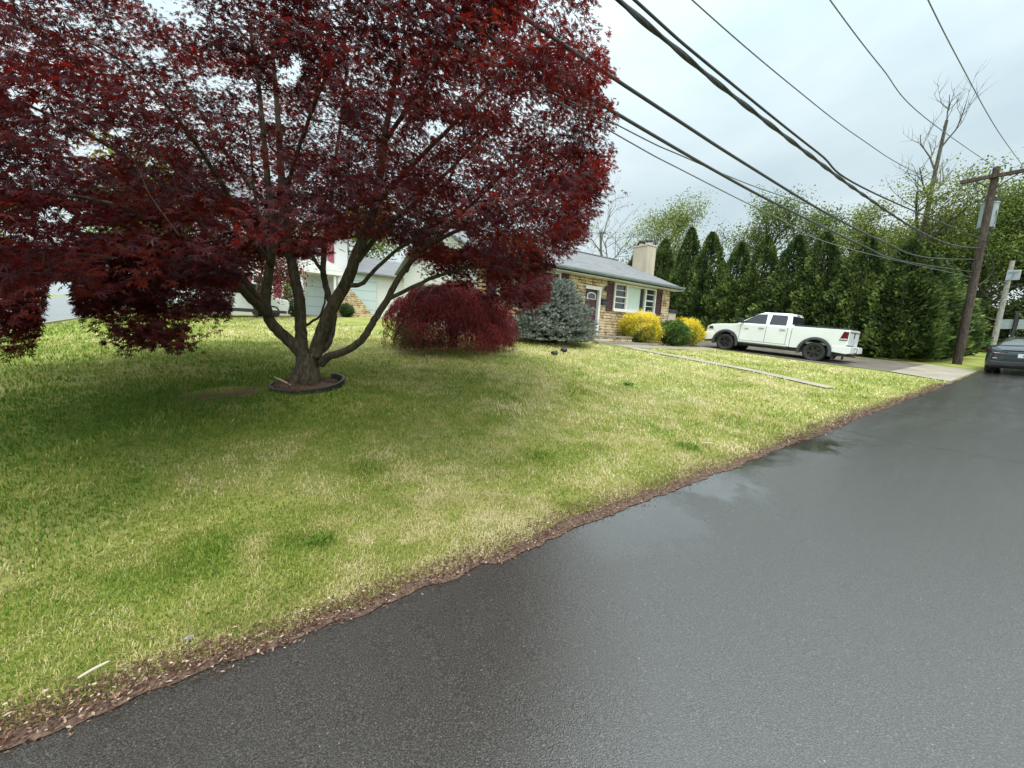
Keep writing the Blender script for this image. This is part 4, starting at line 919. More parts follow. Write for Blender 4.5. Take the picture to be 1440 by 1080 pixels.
# plastic edging ring and mulch under the maple
ex_, ey_ = BX+.02, BY-.08; ez = zf(ex_, ey_)
er = thing('tree_ring', 'low black plastic edging ring with red mulch around the maple trunk', 'garden edging', (ex_, ey_, ez))
A = np.linspace(rad(150), rad(400), 34); b = MB()
RP = [(.52*math.cos(a), .47*math.sin(a)) for a in A]; V = []
for i, (x, y) in enumerate(RP):
    h = .035+.075*max(0, math.sin((A[i]-rad(240))*.75))**2; zb = zf(ex_+x, ey_+y)-ez-.03; k = .965
    V += [(x, y, zb), (x*1.03, y*1.03, zb+.03+h), (x*k, y*k, zb+.03+h), (x*k, y*k, zb)]
b.add(V, [(i*4+j, i*4+(j+1) % 4, i*4+4+(j+1) % 4, i*4+4+j) for i in range(len(RP)-1) for j in range(4)]+[(0, 1, 2, 3), (len(V)-1, len(V)-2, len(V)-3, len(V)-4)]).obj('edging_strip', M['black_plastic'], er)
V = [(0, 0, .06)]; K = 36
for r_ in (.24, .46):
    for i in range(K):
        a = 6.283*i/K; x, y = r_*math.cos(a)*1.08, r_*math.sin(a); V.append((x, y, zf(ex_+x, ey_+y)-ez+(.055 if r_ < .3 else .012)+random.uniform(-.008, .008)))
F = [(0, 1+i, 1+(i+1) % K) for i in range(K)]+[(1+i, 1+K+i, 1+K+(i+1) % K, 1+(i+1) % K) for i in range(K)]
MB().add(V, F).obj('mulch', M['mulch'], er)
n = 1500; a = rng.uniform(0, 6.283, n); r_ = .5*np.sqrt(rng.uniform(0, 1, n)); x, y = ex_+r_*np.cos(a), ey_+r_*np.sin(a)
Pm = np.stack([x, y, zg(x, y)+.02+.035*(r_ < .3)+rng.uniform(0, .02, n)], -1)-[ex_, ey_, ez]
o = link('mulch_chips', flake_mesh('mulch_chips', Pm, rng.uniform(.02, .055, n), rng.uniform(0, .8, n)), M['litter'], er); o['kind'] = 'stuff'
def stick(name, label, cat, p, q, r, m, flat=.4):
    c = (np.array(p)+q)/2; t = thing(name, label, cat, c)
    pts = catmull([np.array(p)-c, (np.array(p)+q)/2-c+[0, 0, r*.5], np.array(q)-c], 4)
    MB().tube(pts, np.array([.6, .9, 1, 1, 1.05, 1, .9, .8, .5][:len(pts)])*r, 7).obj('wood', m, t)
stick('broken_stick', 'pale bare stick lying across the mulch left of the maple trunk', 'stick', (.36, 6.98, zf(.36, 6.98)+.12), np.array((.56, 6.66, zf(.56, 6.7)+.05)), .011, M['wood_chip'])
stick('wood_splinter', 'pale flat wood splinter lying on the lawn edge by the road', 'wood splinter', (-.62, 2.14, zf(-.6, 2.14)+.035), np.array((-.535, 2.18, zf(-.5, 2.2)+.03)), .006, M['wood_chip'])
stick('thin_twig', 'thin tan twig lying in the grass beside the green weed', 'stick', (4.72, 2.52, zf(4.7, 2.5)+.04), np.array((4.95, 2.42, zf(4.9, 2.4)+.02)), .006, M['wood_chip'])
def stone(label, x, y, r, m):
    bm = bmesh.new(); bmesh.ops.create_icosphere(bm, subdivisions=2, radius=r)
    for v in bm.verts: v.co *= 1+random.uniform(-.2, .2); v.co.z *= .6
    me = bpy.data.meshes.new('stone'); bm.to_mesh(me); bm.free(); o = link('stone', me, m, None, (x, y, zf(x, y)+r*.45)); tag(o, label, 'stone')
stone('small pale grey stone in the litter at the near lawn edge', -.27, 2.19, .017, M['concrete'])
for k, (px, py) in enumerate(((779, 499), (792, 497.5))):
    d = ray(px, py); 
    for tt in np.arange(5, 20, .02):
        p = EYE+d*tt
        if p[2] < zf(p[0], p[1])+.02: break
    t = thing('garden_spotlight', ['low dark garden spotlight on the lawn before the spruce, the left one of two', 'taller dark garden spotlight on the lawn before the spruce, the right one of two'][k], 'garden light', (p[0], p[1], zf(p[0], p[1])))
    hz = .07+.06*k
    MB().cyl((0, 0), .012, 2, -.04, hz-.015, 8).obj('stake', M['dark'], t); MB().lathe([(-.08, .045), (.06, .075), (.08, .075), (.08, .055), (-.06, .0)], 0, 16, (0, hz)).obj('lamp_head', M['dark'], t, smooth=True)

# ================================================================== SHRUBS
def lace_maple():
    x0, y0 = 4.75, 9.75; b = np.array([x0, y0, zf(x0, y0)])
    t = thing('weeping_maple', 'low weeping lace leaf maple, a dark red dome in front of the stone house', 'shrub', b)
    tr = MB(); RX, RY, H = 2.08, 1.55, 1.78
    for k in range(11):
        a = k*6.283/11+random.uniform(-.2, .2); r_ = random.uniform(.7, 1.0); c, s = math.cos(a)*RX*r_, math.sin(a)*RY*r_
        tr.tube(catmull([(0, 0, -.05), (c*.08, s*.08, .7), (c*.3, s*.3, 1.45), (c*.62, s*.62, 1.45), (c*.88, s*.88, .85)], 4), np.linspace(.055, .008, 17), 6)
    tr.tube([(0, 0, -.1), (.02, 0, .4), (.05, .02, .9)], [.13, .1, .08], 9)
    tr.obj('trunk', M['bark_dark'], t, smooth=True)
    # cascading shelves of thin hanging leaves, one small umbrella per branch end
    n = 128; a = np.where(rng.uniform(0, 1, n) < .3, rng.uniform(-2.6, -.6, n), np.arange(n)*2.39996+rng.normal(0, .25, n)); h = np.clip((np.arange(n)+.5)/n+rng.normal(0, .06, n), .02, 1)
    rad_ = np.sqrt(np.clip(1-h**1.7, .0, 1))*(.80+.2*rng.uniform(0, 1, n))*(1+.14*np.sin(a*3+1)); rad_ = np.where(rng.uniform(0, 1, n) < .2, rad_*.6, rad_)
    C = np.stack([np.cos(a)*RX*.86*rad_, np.sin(a)*RY*.86*rad_, H*(.28+.70*h)+rng.normal(0, .05, n)], -1)
    keep = ~((C[:, 2] < .95) & (C[:, 1] < .2) & (np.abs(C[:, 0]+.95+.3*C[:, 1]) < .30)); C, a, h = C[keep], a[keep], h[keep]; n = len(C)
    k = 720; R0 = rng.uniform(.32, .58, n)[:, None]; out = np.stack([np.cos(a), np.sin(a), 0*a], -1); side = np.stack([-np.sin(a), np.cos(a), 0*a], -1)
    ro = rng.uniform(0, 1, (n, k))**.5; ph = rng.normal(0, 1.15, (n, k)); ex = (R0*ro*np.cos(ph))[..., None]*out[:, None]; ey = (R0*ro*np.sin(ph)*1.15)[..., None]*side[:, None]
    Q = C[:, None]+ex+ey; Q[..., 2] += -R0*ro**2.2*rng.uniform(.7, 1.5, (n, k))*(1.1-.35*h[:, None])+rng.normal(0, .025, (n, k))
    rd = ex+ey; D = unit(rd)*(.75-.5*ro[..., None])+np.array([0, 0, -1.])*(ro[..., None]*1.1)+rng.normal(0, .28, (n, k, 3)); Nn = unit(rd)*ro[..., None]+rng.normal(0, .45, (n, k, 3))+np.array([0, 0, .8])
    Q, D, Nn = Q.reshape(-1, 3), D.reshape(-1, 3), Nn.reshape(-1, 3); tw = np.repeat(rng.normal(0, .12, n), k)+.16*(1-ro.ravel())
    ok = (Q[:, 2] > .0) & (Q[:, 1]+b[1] < HV-.15); Q, D, Nn, tw = Q[ok], D[ok], Nn[ok], tw[ok]
    T = (np.array([(0, 0, 0), (.45, .09, .04), (1, 0, -.1), (.45, -.09, .04)]), T_DIAMOND[1])
    tint = np.clip(.42+tw+rng.normal(0, .14, len(Q)), 0, 1)
    lm = leaf_mat('lace_maple_leaves', [(0, (.04, .010, .014)), (.4, (.135, .018, .022)), (.75, (.28, .044, .050)), (1, (.38, .10, .065))], .45, .4, .3, (1.8, 1, .8))
    link('foliage', leaves('foliage', Q, D, Nn, rng.uniform(.055, .11, len(Q)), T, tint), lm, t)
    # green undergrowth beneath the left skirt
    n = 2600; q = np.stack([rng.normal(-1.15, .32, n), rng.normal(-.75, .18, n), np.abs(rng.normal(0, .24, n))+.02], -1)
    ug = thing('green_weeds', 'patch of green leafy weeds growing under the skirt of the weeping maple', 'weeds', b)
    gm = leaf_mat('weed_leaves', [(0, (.02, .04, .01)), (.6, (.06, .10, .02)), (1, (.14, .17, .04))], .5, .3, .3)
    link('leaves', leaves('leaves', q, unit(rng.normal(0, 1, (n, 3))+[0, 0, .6]), unit(rng.normal(0, .5, (n, 3))+[0, 0, 1]), rng.uniform(.04, .09, n), T_OVAL, rng.uniform(0, 1, n)), gm, ug)
lace_maple()

def spruce():
    x0, y0 = 9.05, 10.6; b = np.array([x0, y0, zf(x0, y0)])
    t = thing('blue_spruce', 'broad grey blue dwarf spruce in layered tiers left of the front door', 'shrub', b)
    H, RX, RY = 2.12, 1.76, 1.38; br = MB(); Ps, Ds, Ns, Ts = [], [], [], []
    br.tube([(0, 0, -.1), (0, 0, 1.1), (.03, 0, H*.95)], [.11, .07, .02], 9)
    for i in range(680):
        h = rng.uniform(0, 1)**1.25; a = rng.uniform(0, 6.283)
        prof = (1-h)**.50*(.86+.22*math.sin(h*30+a*2)*(.5))+.10
        if h > .55: prof *= .9
        L_ = prof*rng.uniform(.86, 1.1); d = np.array([math.cos(a)*RX*L_, math.sin(a)*RY*L_, 0]); z0 = .12+h*H*.93
        if y0+d[1] > HV-.12: d[1] = HV-.12-y0
        p0 = np.array([0, 0, max(z0-.28, .05)]); p1 = d*.6+[0, 0, z0-.02]; p2 = d+[0, 0, z0+.03+.07*h]
        C = catmull([p0, p1, p2], 5); br.tube(C, np.linspace(.016, .005, len(C)), 5, False)
        dn = unit(d); sdv = np.array([-dn[1], dn[0], 0])
        m = 15   # needle tufts: side shoots forming a flat plate at the branch end
        for j in range(m):
            f = rng.uniform(.55, 1.06); base = C[min(int(f*(len(C)-1)), len(C)-1)]; s = rng.normal(0, .14)
            tip = base+sdv*s+dn*abs(s)*.35+[0, 0, rng.normal(0, .02)]; dr = unit(dn+sdv*np.sign(s)*.8+np.array([0, 0, .25]))
            q = 26; tl = rng.uniform(0, .14, q)[:, None]; Ps.append(tip+dr*tl+rng.normal(0, .007, (q, 3)))
            w = rng.normal(0, 1, (q, 3)); w -= dr*(w@dr)[:, None]; w[:, 2] += .5; Ds.append(dr*.75+unit(w)*.8); Ns.append(w); Ts.append(np.clip(rng.normal(.45, .15)+rng.normal(0, .12, q)+.35*tl[:, 0]/.14-.1, 0, 1))
    br.obj('trunk', M['bark_dark'], t, smooth=True)
    P = np.concatenate(Ps); T = (np.array([(0, 0, 0), (.5, .11, 0), (1, 0, 0), (.5, -.11, 0)]), T_DIAMOND[1])
    lm = leaf_mat('spruce_needles', [(0, (.03, .038, .03)), (.45, (.125, .145, .118)), (.8, (.31, .335, .285)), (1, (.44, .46, .41))], .6, .3, .08)
    link('foliage', leaves('foliage', P, np.concatenate(Ds), np.concatenate(Ns)+1e-3, rng.uniform(.04, .062, len(P)), T, np.concatenate(Ts)), lm, t)
spruce()

def ball(name, label, x, y, rx, ry, h, stops, n, size, hang, seed, T, group=None, tr=.25):
    b = np.array([x, y, zf(x, y)]); t = thing(name, label, 'shrub', b, group=group); g = np.random.default_rng(seed)
    s = MB()
    for k in range(9):
        a = k*.7; s.tube(catmull([(.04*math.cos(a), .04*math.sin(a), -.08), (rx*.3*math.cos(a), ry*.3*math.sin(a), h*.4), (rx*.62*math.cos(a), ry*.62*math.sin(a), h*.78)], 4), np.linspace(.028, .006, 9), 6)
    s.obj('stem', M['bark_dark'], t, smooth=True)
    q = unit(g.normal(0, 1, (n, 3))); rr = g.uniform(.55, 1.0, n)**.5
    lump = (1+.10*(g.uniform(0, 1, n) > .95))*1+.22*(vnoise(q[:, 0]*4+seed, q[:, 1]*4+q[:, 2]*3, 5)-.5)*2+.06*(vnoise(q[:, 0]*11+seed, q[:, 1]*11+q[:, 2]*9, 7)-.5)*2
    P = q*(rr*lump)[:, None]*[rx, ry, h*.5]+[0, 0, h*.54]
    P[:, 2] = np.maximum(P[:, 2], .03+g.uniform(0, .1, n)); up = np.array([0, 0, 1.])
    D = q*.7+g.normal(0, .45, (n, 3))+up*(-hang*(1-.6*np.maximum(q[:, 2:3], 0))+.25); N_ = q+g.normal(0, .5, (n, 3))
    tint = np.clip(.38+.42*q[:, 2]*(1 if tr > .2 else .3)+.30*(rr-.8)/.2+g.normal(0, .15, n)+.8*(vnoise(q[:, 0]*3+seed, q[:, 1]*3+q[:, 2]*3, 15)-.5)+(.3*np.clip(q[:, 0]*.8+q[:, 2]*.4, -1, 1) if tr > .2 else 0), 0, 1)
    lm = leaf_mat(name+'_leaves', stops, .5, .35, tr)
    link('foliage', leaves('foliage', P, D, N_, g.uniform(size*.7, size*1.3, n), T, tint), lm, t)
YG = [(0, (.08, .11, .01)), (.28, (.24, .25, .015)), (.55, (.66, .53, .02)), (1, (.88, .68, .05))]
T_THREAD = (np.array([(0, 0, 0), (.5, .10, .05), (1, 0, -.12), (.5, -.10, .05)]), T_DIAMOND[1])
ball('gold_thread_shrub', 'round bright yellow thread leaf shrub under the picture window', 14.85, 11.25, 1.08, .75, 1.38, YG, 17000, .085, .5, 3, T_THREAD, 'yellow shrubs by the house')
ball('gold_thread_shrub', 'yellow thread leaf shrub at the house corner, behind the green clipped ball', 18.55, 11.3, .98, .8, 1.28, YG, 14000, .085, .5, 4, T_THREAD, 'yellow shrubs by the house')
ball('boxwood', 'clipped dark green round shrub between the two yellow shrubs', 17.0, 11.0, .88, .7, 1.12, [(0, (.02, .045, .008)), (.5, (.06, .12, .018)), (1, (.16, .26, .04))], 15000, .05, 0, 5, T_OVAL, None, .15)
WS = [(0, (.015, .025, .008)), (.5, (.05, .075, .018)), (1, (.12, .15, .04))]
ball('wild_shrub', 'dark green shrub mass behind the road sign', 47.5, 1.6, 2.4, 2.2, 4.2, WS, 9000, .22, 0, 21, T_OVAL, 'wild shrubs along the road ahead', .15)
ball('wild_shrub', 'dark shrub mass behind the foot of the grey pole', 47.0, 5.2, 2.2, 2.0, 3.6, WS, 8000, .22, 0, 22, T_OVAL, 'wild shrubs along the road ahead', .15)
ball('wild_shrub', 'dark green shrub mass beyond the sedan roof at the right edge', 50, -2.2, 2.8, 2.6, 4.4, WS, 9000, .24, 0, 23, T_OVAL, 'wild shrubs along the road ahead', .15)
def sprig(label, x, y, n, r_, h):
    b = np.array([x, y, zf(x, y)]); a = rng.uniform(0, 6.283, n); rr = r_*rng.uniform(0, 1, n)**.6
    P = np.stack([rr*np.cos(a), rr*np.sin(a), 0*a], -1); D = np.stack([np.cos(a)*.8, np.sin(a)*.8, rng.uniform(.3, 1.2, n)], -1)
    t = link('weed_clump', leaves('weed_clump', P, D, unit(rng.normal(0, .4, (n, 3))+[0, 0, 1]), rng.uniform(.5, 1, n)*h, T_THREAD, rng.uniform(0, 1, n)), leaf_mat('clump_leaves', [(0, (.03, .09, .012)), (.6, (.09, .22, .02)), (1, (.18, .32, .04))], .5, .3, .35), None, b)
    tag(t, label, 'weed', None)
sprig('bright green weed clump in the straw coloured grass near the bottom of the lawn', .37, 2.68, 90, .075, .055)
sprig('dark green leafy weed clump near the road edge on the right of the lawn', 4.5, 2.55, 150, .16, .065)
sprig('thin green weed tuft standing alone in the middle of the lawn', 6.4, 5.0, 45, .07, .13)

# ================================================================== ARBORVITAE HEDGE
def arbor_mesh(seed, H=6.0, R=1.6, n=15000):
    g = np.random.default_rng(seed); h = g.uniform(0, 1, n)**1.25; a = g.uniform(0, 6.283, n)
    prof = np.where(h < .12, .72+.28*(h/.12), np.minimum(1, (1-h)**.76*1.26))*R+.03
    lump = 1+.42*(vnoise(a*2.2+seed, h*9, seed)-.5)+.30*(vnoise(a*5, h*22, seed+3)-.5)
    fl = np.where(np.sin(a*9+h*5) > .1, 1.0, .86)
    r_ = prof*lump*fl*g.uniform(.72, 1.03, n)**.8
    P = np.stack([r_*np.cos(a), r_*np.sin(a), h*H+.1], -1)
    out = np.stack([np.cos(a), np.sin(a), 0*a], -1); D = out*g.uniform(.35, .9, n)[:, None]+[0, 0, .75]+g.normal(0, .25, (n, 3)); D[:, 2] -= .5*g.uniform(0, 1, n)
    N_ = np.stack([-np.sin(a), np.cos(a), 0*a], -1)+g.normal(0, .6, (n, 3))+out*.5
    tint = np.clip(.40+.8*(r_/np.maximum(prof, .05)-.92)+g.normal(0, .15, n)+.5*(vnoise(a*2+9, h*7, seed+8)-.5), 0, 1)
    T = (np.array([(0, 0, 0), (.28, .20, .03), (.62, .26, 0), (1, .05, -.05), (.9, -.1, -.03), (.55, -.24, 0), (.25, -.17, .03)][:6]), np.array([(0, 1, 2, 5), (5, 2, 3, 4)]))
    return leaves('foliage', P, D, N_, g.uniform(.13, .27, n)*(1-.35*h), T, tint)
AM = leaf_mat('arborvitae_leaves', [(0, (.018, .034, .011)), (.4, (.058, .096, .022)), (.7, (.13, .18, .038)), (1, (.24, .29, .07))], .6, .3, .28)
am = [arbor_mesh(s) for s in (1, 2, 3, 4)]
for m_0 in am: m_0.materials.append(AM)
tm = MB().tube([(0, 0, -.15), (.02, 0, 2.5), (0, .03, 5.7)], [.13, .08, .015], 8).obj('trunk', M['bark_dark']); tmesh = tm.data; bpy.data.objects.remove(tm)
RowA = [(26.9, 21.3, 7.2), (26.9, 19.0, 7.0), (26.9, 16.9, 7.6), (26.9, 15.0, 7.1), (26.8, 13.3, 6.3), (26.8, 11.75, 6.5), (26.8, 10.1, 6.3), (26.8, 8.45, 6.4), (26.8, 6.75, 6.1), (26.9, 5.05, 5.7)]
la = ['behind the house chimney, largely hidden', 'just right of the chimney', 'above the house roof corner', 'above the yellow corner shrub', 'short one with a bare wispy tip, above the pickup hood',
      'behind the pickup cab roof', 'in front of the crooked dark trunk', 'behind the pickup bed', 'behind the pickup tailgate', 'at the hedge corner, nearest the utility pole']
RowB = [(29.0, 4.9, 5.5), (31.2, 5.0, 5.6), (33.5, 5.1, 5.4), (36.0, 5.2, 5.6), (38.6, 5.3, 5.3)]
lb = ['first of the row turning along the road, behind the utility pole', 'second of the row along the road, left of the pole foot', 'third of the row along the road, right of the pole', 'fourth of the row along the road, above the sedan roof edge', 'farthest of the row along the road, beside the grey pole']
for i, ((x, y, h), l) in enumerate(zip(RowA+RowB, la+lb)):
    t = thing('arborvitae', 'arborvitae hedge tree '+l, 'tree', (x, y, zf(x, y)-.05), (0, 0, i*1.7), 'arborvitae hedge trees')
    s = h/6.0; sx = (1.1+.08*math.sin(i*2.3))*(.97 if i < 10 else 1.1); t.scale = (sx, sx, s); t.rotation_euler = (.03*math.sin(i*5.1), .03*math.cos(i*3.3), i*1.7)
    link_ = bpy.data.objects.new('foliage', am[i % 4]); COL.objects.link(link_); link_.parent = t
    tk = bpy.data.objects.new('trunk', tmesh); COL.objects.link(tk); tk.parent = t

# ================================================================== BACKGROUND TREES
def tree(name, label, x, y, h, spread, seed, stops, nleaf, lsize, tr0=.22, fork=.3, upright=.5, mat_='bark', clump=.55, bare_=0, group='trees beyond the hedge', lev=3, lean=(.02, 0), wig=.13, tr=.35, low=0.0):
    g = np.random.default_rng(seed); z = zf(x, y); t = thing(name, label, 'tree', (x, y, z), group=group)
    wood = MB(); tips = []
    def grow(p, d, L_, r, lv):
        n = 5; pts = [p]; dd = d.copy()
        for i in range(n):
            dd = unit(dd+g.normal(0, .17 if lv < lev else wig, 3)+np.array([0, 0, .07*upright])); pts.append(pts[-1]+dd*L_/n)
        pts = np.array(pts); rr = np.linspace(r, r*(.35 if lv else .2), n+1); wood.tube(pts, rr, 8 if lv == lev else (6 if lv > 0 else 4), False)
        if lv == 0: tips.append(pts[-1]); tips.append(pts[3]); return
        k = {3: 9, 2: 6, 1: 4}.get(lv, 4)
        for i in range(k):
            f = fork+(1-fork)*(i+g.uniform(0, 1))/k if lv == lev else g.uniform(.3, 1)
            j = min(int(f*n), n-1); q = pts[j]+(pts[j+1]-pts[j])*(f*n-j)
            a = g.uniform(0, 6.283) if lv != lev else i*2.4+g.uniform(-.4, .4)
            w = np.array([math.cos(a), math.sin(a), 0]); w = unit(w-dd*(w@dd)*.6)
            nd = unit(w*(1-upright*.45)*(1.0 if lv == lev else .8)+dd*(.55+upright*.5)+np.array([0, 0, .1]))
            grow(q, nd, (spread*(1.15-.55*f) if lv == lev else L_*g.uniform(.45, .7)), max(rr[j]*g.uniform(.4, .62), .012), lv-1)
        tips.append(pts[-1])
    grow(np.array([0, 0, -.2]), np.array([lean[0], lean[1], 1.]), h*.74, tr0, lev)
    wood.obj('trunk', M[mat_], t, smooth=True)
    if nleaf:
        tp = np.array(tips); tp = tp[tp[:, 2] > h*max(low, .12)]; k = g.integers(0, len(tp), nleaf); c = g.normal(0, clump, (nleaf, 3))*[1, 1, .65]
        P = tp[k]+c; off = g.normal(0, .16, len(tp)); tint = np.clip(.45+off[k]+g.normal(0, .16, nleaf)+.12*c[:, 2]/clump, 0, 1)
        lm = leaf_mat(name+'_leaves', stops, .55, .3, tr)
        link('crown', leaves('crown', P, unit(g.normal(0, 1, (nleaf, 3))+[0, 0, -.2]), unit(g.normal(0, .8, (nleaf, 3))+[0, 0, .8]), g.uniform(lsize*.6, lsize*1.3, nleaf), T_OVAL, tint), lm, t)
    return t
SPR = [(0, (.06, .085, .015)), (.45, (.16, .20, .035)), (.8, (.30, .34, .06)), (1, (.42, .44, .11))]
MID = [(0, (.03, .055, .01)), (.45, (.09, .135, .025)), (.8, (.19, .24, .045)), (1, (.30, .33, .08))]
tree('spring_tree', 'rounded tree in pale new leaf showing above the house chimney', 33.9, 23.2, 13.2, 4.6, 21, SPR, 12000, .16, .30, .3, .35, low=.4)
tree('spring_tree', 'broad leafy tree with a crooked dark forked trunk rising behind the pickup cab', 43.3, 15.8, 13.4, 5.4, 27, MID, 15000, .17, .42, .42, .30, 'bark_dark', .6, low=.5)
tree('bare_tree', 'thin leafless tree with curving limbs behind the house roof', 26.0, 22.5, 11.8, 5.0, 35, SPR, 260, .16, .2, .18, .35, 'bark', .3)
tree('tall_tree', 'very tall tree, bare at the top and sparsely leafed below, left of the utility pole', 46.5, 8.1, 23.8, 4.8, 41, SPR, 14000, .17, .27, .22, .6, 'bark', .55, group='trees beyond the hedge', lev=3, lean=(-.05, .035), wig=.02)
# thin the leaves of the tall tree's top by giving its upper part none
def strip_top(zcut):
    o = [c for c in bpy.data.objects if c.parent and c.parent.name.startswith('tall_tree') and c.name.startswith('crown')][0]
    bm = bmesh.new(); bm.from_mesh(o.data); bmesh.ops.delete(bm, geom=[v for v in bm.verts if v.co.z > zcut+random.uniform(-1.2, 1.2) or (v.co.z > zcut*.75 and hash(v.index//6) % 3 == 0)], context='VERTS'); bm.to_mesh(o.data); bm.free()
strip_top(13.5)
tree('spring_tree', 'light green leafy tree behind the tall bare topped tree', 50, 13.5, 12.5, 4.6, 51, SPR, 16000, .18, .3, .3, .4, low=.1)
tree('spring_tree', 'yellow green tree low beside the tall bare topped tree', 47, 3.9+5, 10.5, 4.0, 57, SPR, 15000, .17, .3, .2, .3, low=.05)
tree('roadside_tree', 'full mid green tree right of the utility pole transformer', 50, 6.0, 15.0, 6.0, 61, MID, 30000, .19, .35, .2, .3, clump=.8, low=.05, group='trees along the road ahead')
tree('roadside_tree', 'dark green tree behind the grey pole with the pale box', 53.5, 4.3, 13.0, 5.8, 67, MID, 28000, .19, .35, .15, .3, clump=.8, low=.03, group='trees along the road ahead')
tree('roadside_tree', 'green tree at the right edge beyond the sedan', 56, .0, 14.5, 6.2, 71, MID, 26000, .2, .35, .15, .3, clump=.85, low=.03, group='trees along the road ahead')
tree('roadside_tree', 'tall leafy tree far beyond the sedan, right of the frame edge', 58, -7, 15.5, 6.5, 73, MID, 16000, .22, .35, .15, .3, clump=.9, low=.03, group='trees along the road ahead')
tree('roadside_tree', 'green tree between the hedge row and the grey pole', 47, 9.0-2.5, 8.5, 4.2, 79, MID, 16000, .18, .25, .1, .3, clump=.7, low=.02, group='trees along the road ahead')
for i, (x, y, h, l) in enumerate(((38, 31, 8, 'dense green tree low behind the house, left of the chimney'), (40, 24, 7, 'low green tree filling the hedge gap right of the chimney'), (48, 20, 5.2, 'low green tree seen through the hedge gap behind the pickup hood'), (52, 17, 5.5, 'low green tree seen through the hedge gap behind the pickup cab'), (56, 13.5, 7, 'far green tree seen through the hedge gap behind the pickup bed'))):
    tree('far_tree', l, x, y, h, 4.0, 90+i, MID, 11000, .2, .25, .1, .3, clump=.9, low=.02, lev=3)
GB = 'garden trees beside the white house'
tree('garden_maple', 'small red leaved maple in front of the white house, seen through the big maple limbs', .55, 23.0, 4.2, 1.7, 101, [(0, (.05, .01, .01)), (.5, (.16, .025, .02)), (1, (.26, .09, .04))], 3800, .13, .1, .2, .3, 'bark_dark', .35, group=GB, low=.05)
tree('garden_tree', 'bright green tree left of the white house, seen between the maple limbs', -3.2, 31, 9.5, 3.2, 103, SPR, 5000, .25, .2, .2, .35, group=GB)
tree('garden_tree', 'pale green tree across the side street at far left', -17, 41, 8, 3.4, 107, SPR, 4500, .28, .22, .2, .35, group=GB, low=.05)
tree('garden_tree', 'green tree at the far end of the side street', -9.5, 62, 10, 4.2, 109, MID, 5000, .34, .25, .2, .35, group=GB, low=.05)
tree('garden_tree', 'tall green tree showing over the white house roof', 8, 41, 12, 4.6, 113, SPR, 5500, .28, .26, .25, .35, group=GB)
ball('foundation_shrub', 'small green shrub at the foot of the white house portico', 2.35, 25.0, .5, .45, 1.9, [(0, (.03, .06, .01)), (.5, (.10, .16, .03)), (1, (.22, .28, .06))], 2600, .10, 0, 15, T_OVAL)
ball('foundation_shrub', 'dark green shrub beside the stone wing wall of the white house', 5.15, 25.2, .4, .35, .75, [(0, (.012, .028, .006)), (.5, (.035, .07, .014)), (1, (.08, .13, .03))], 2200, .08, 0, 16, T_OVAL)

# ================================================================== UTILITY POLES, WIRES, SIGN
PB = np.array([27.95, 3.0, zf(27.95, 3.0)-.1]); PT = np.array([27.43, 3.0, 9.72])
pole = thing('utility_pole', 'dark brown leaning wooden utility pole with crossarm and grey transformer', 'utility pole', PB)
MB().tube([PB-PB, (PT-PB)*.5, PT-PB], [.165, .145, .115], 14).obj('pole', M['pole'], pole)
ca = MB().box((-.07, -1.95, -.07), (.07, 1.05, .07)); o = ca.obj('crossarm', M['pole'], pole, loc=np.array([27.33, 2.95, 9.32])-PB)
bc = MB()
for s in (-1, 1): bc.tube([np.array([27.36, 2.95+s*.62, 9.27])-PB, np.array([27.4, 2.98+s*.09, 8.85])-PB], .022, 6)
bc.obj('brace', M['dark'], pole)
for y in (3.9, 2.3, 1.15):
    MB().cyl((0, 0), .035, 2, .0, .08, 10).cyl((0, 0), .06, 2, .08, .12, 10).cyl((0, 0), .04, 2, .12, .19, 10).obj('insulator', M['galv'], pole, loc=np.array([27.33, y, 9.39])-PB)
tf = MB().cyl((0, 0), .27, 2, 0, 1.0, 22).cyl((0, 0), .29, 2, 1.0, 1.06, 22).cyl((0, 0), .285, 2, -.03, .0, 22)
tfo = tf.obj('transformer', M['galv'], pole, loc=np.array([27.95, 3.02, 7.28])-PB)
for dy in (-.16, .16):
    MB().cyl((0, dy), .035, 2, 1.06, 1.16, 8).cyl((0, dy), .055, 2, 1.1, 1.13, 8).cyl((0, dy), .055, 2, 1.15, 1.18, 8).cyl((0, dy), .02, 2, 1.18, 1.28, 8).obj('bushing', M['dark'], tfo)
MB().box((-.3, -.05, .3), (.0, .05, .42)).box((-.3, -.05, .7), (.0, .05, .82)).obj('bracket', M['dark'], tfo, loc=(-.2, 0, 0))
MB().box((-.172, -.06, 0), (-.150, .06, .17)).obj('pole_tag', mottled('yellow_tag', (.5, .34, .05), (.4, .25, .05), 9, .6), pole, loc=(-.01, 0, .75))
dl = MB()
dl.tube(catmull([np.array(p)-PB for p in ((27.33, 3.65, 9.35), (27.45, 3.5, 8.95), (27.7, 3.25, 8.7), (27.95, 3.18, 8.55))], 5), .012, 5)
dl.tube(catmull([np.array(p)-PB for p in ((27.95, 2.86, 8.5), (27.75, 2.75, 7.6), (27.62, 2.82, 6.9), (27.7, 2.84, 6.3))], 5), .014, 5)
dl.tube(catmull([np.array(p)-PB for p in ((27.7, 2.84, 6.3), (27.95, 2.55, 5.6), (28.1, 2.6, 5.1), (27.85, 2.84, 4.7))], 5), .016, 5)
dl.obj('jumper_wire', M['wire'], pole)
P2B = np.array([43.0, 3.15, zf(43, 3.15)-.1]); P2T = np.array(at_z(1424, 367, 26.2))
pole2 = thing('utility_pole', 'pale grey weathered utility pole beyond the sedan with a white box near its top', 'utility pole', P2B)
MB().tube([P2B-P2B, (P2T-P2B)*.5, P2T-P2B], [.16, .14, .12], 12).obj('pole', M['pole_grey'], pole2)
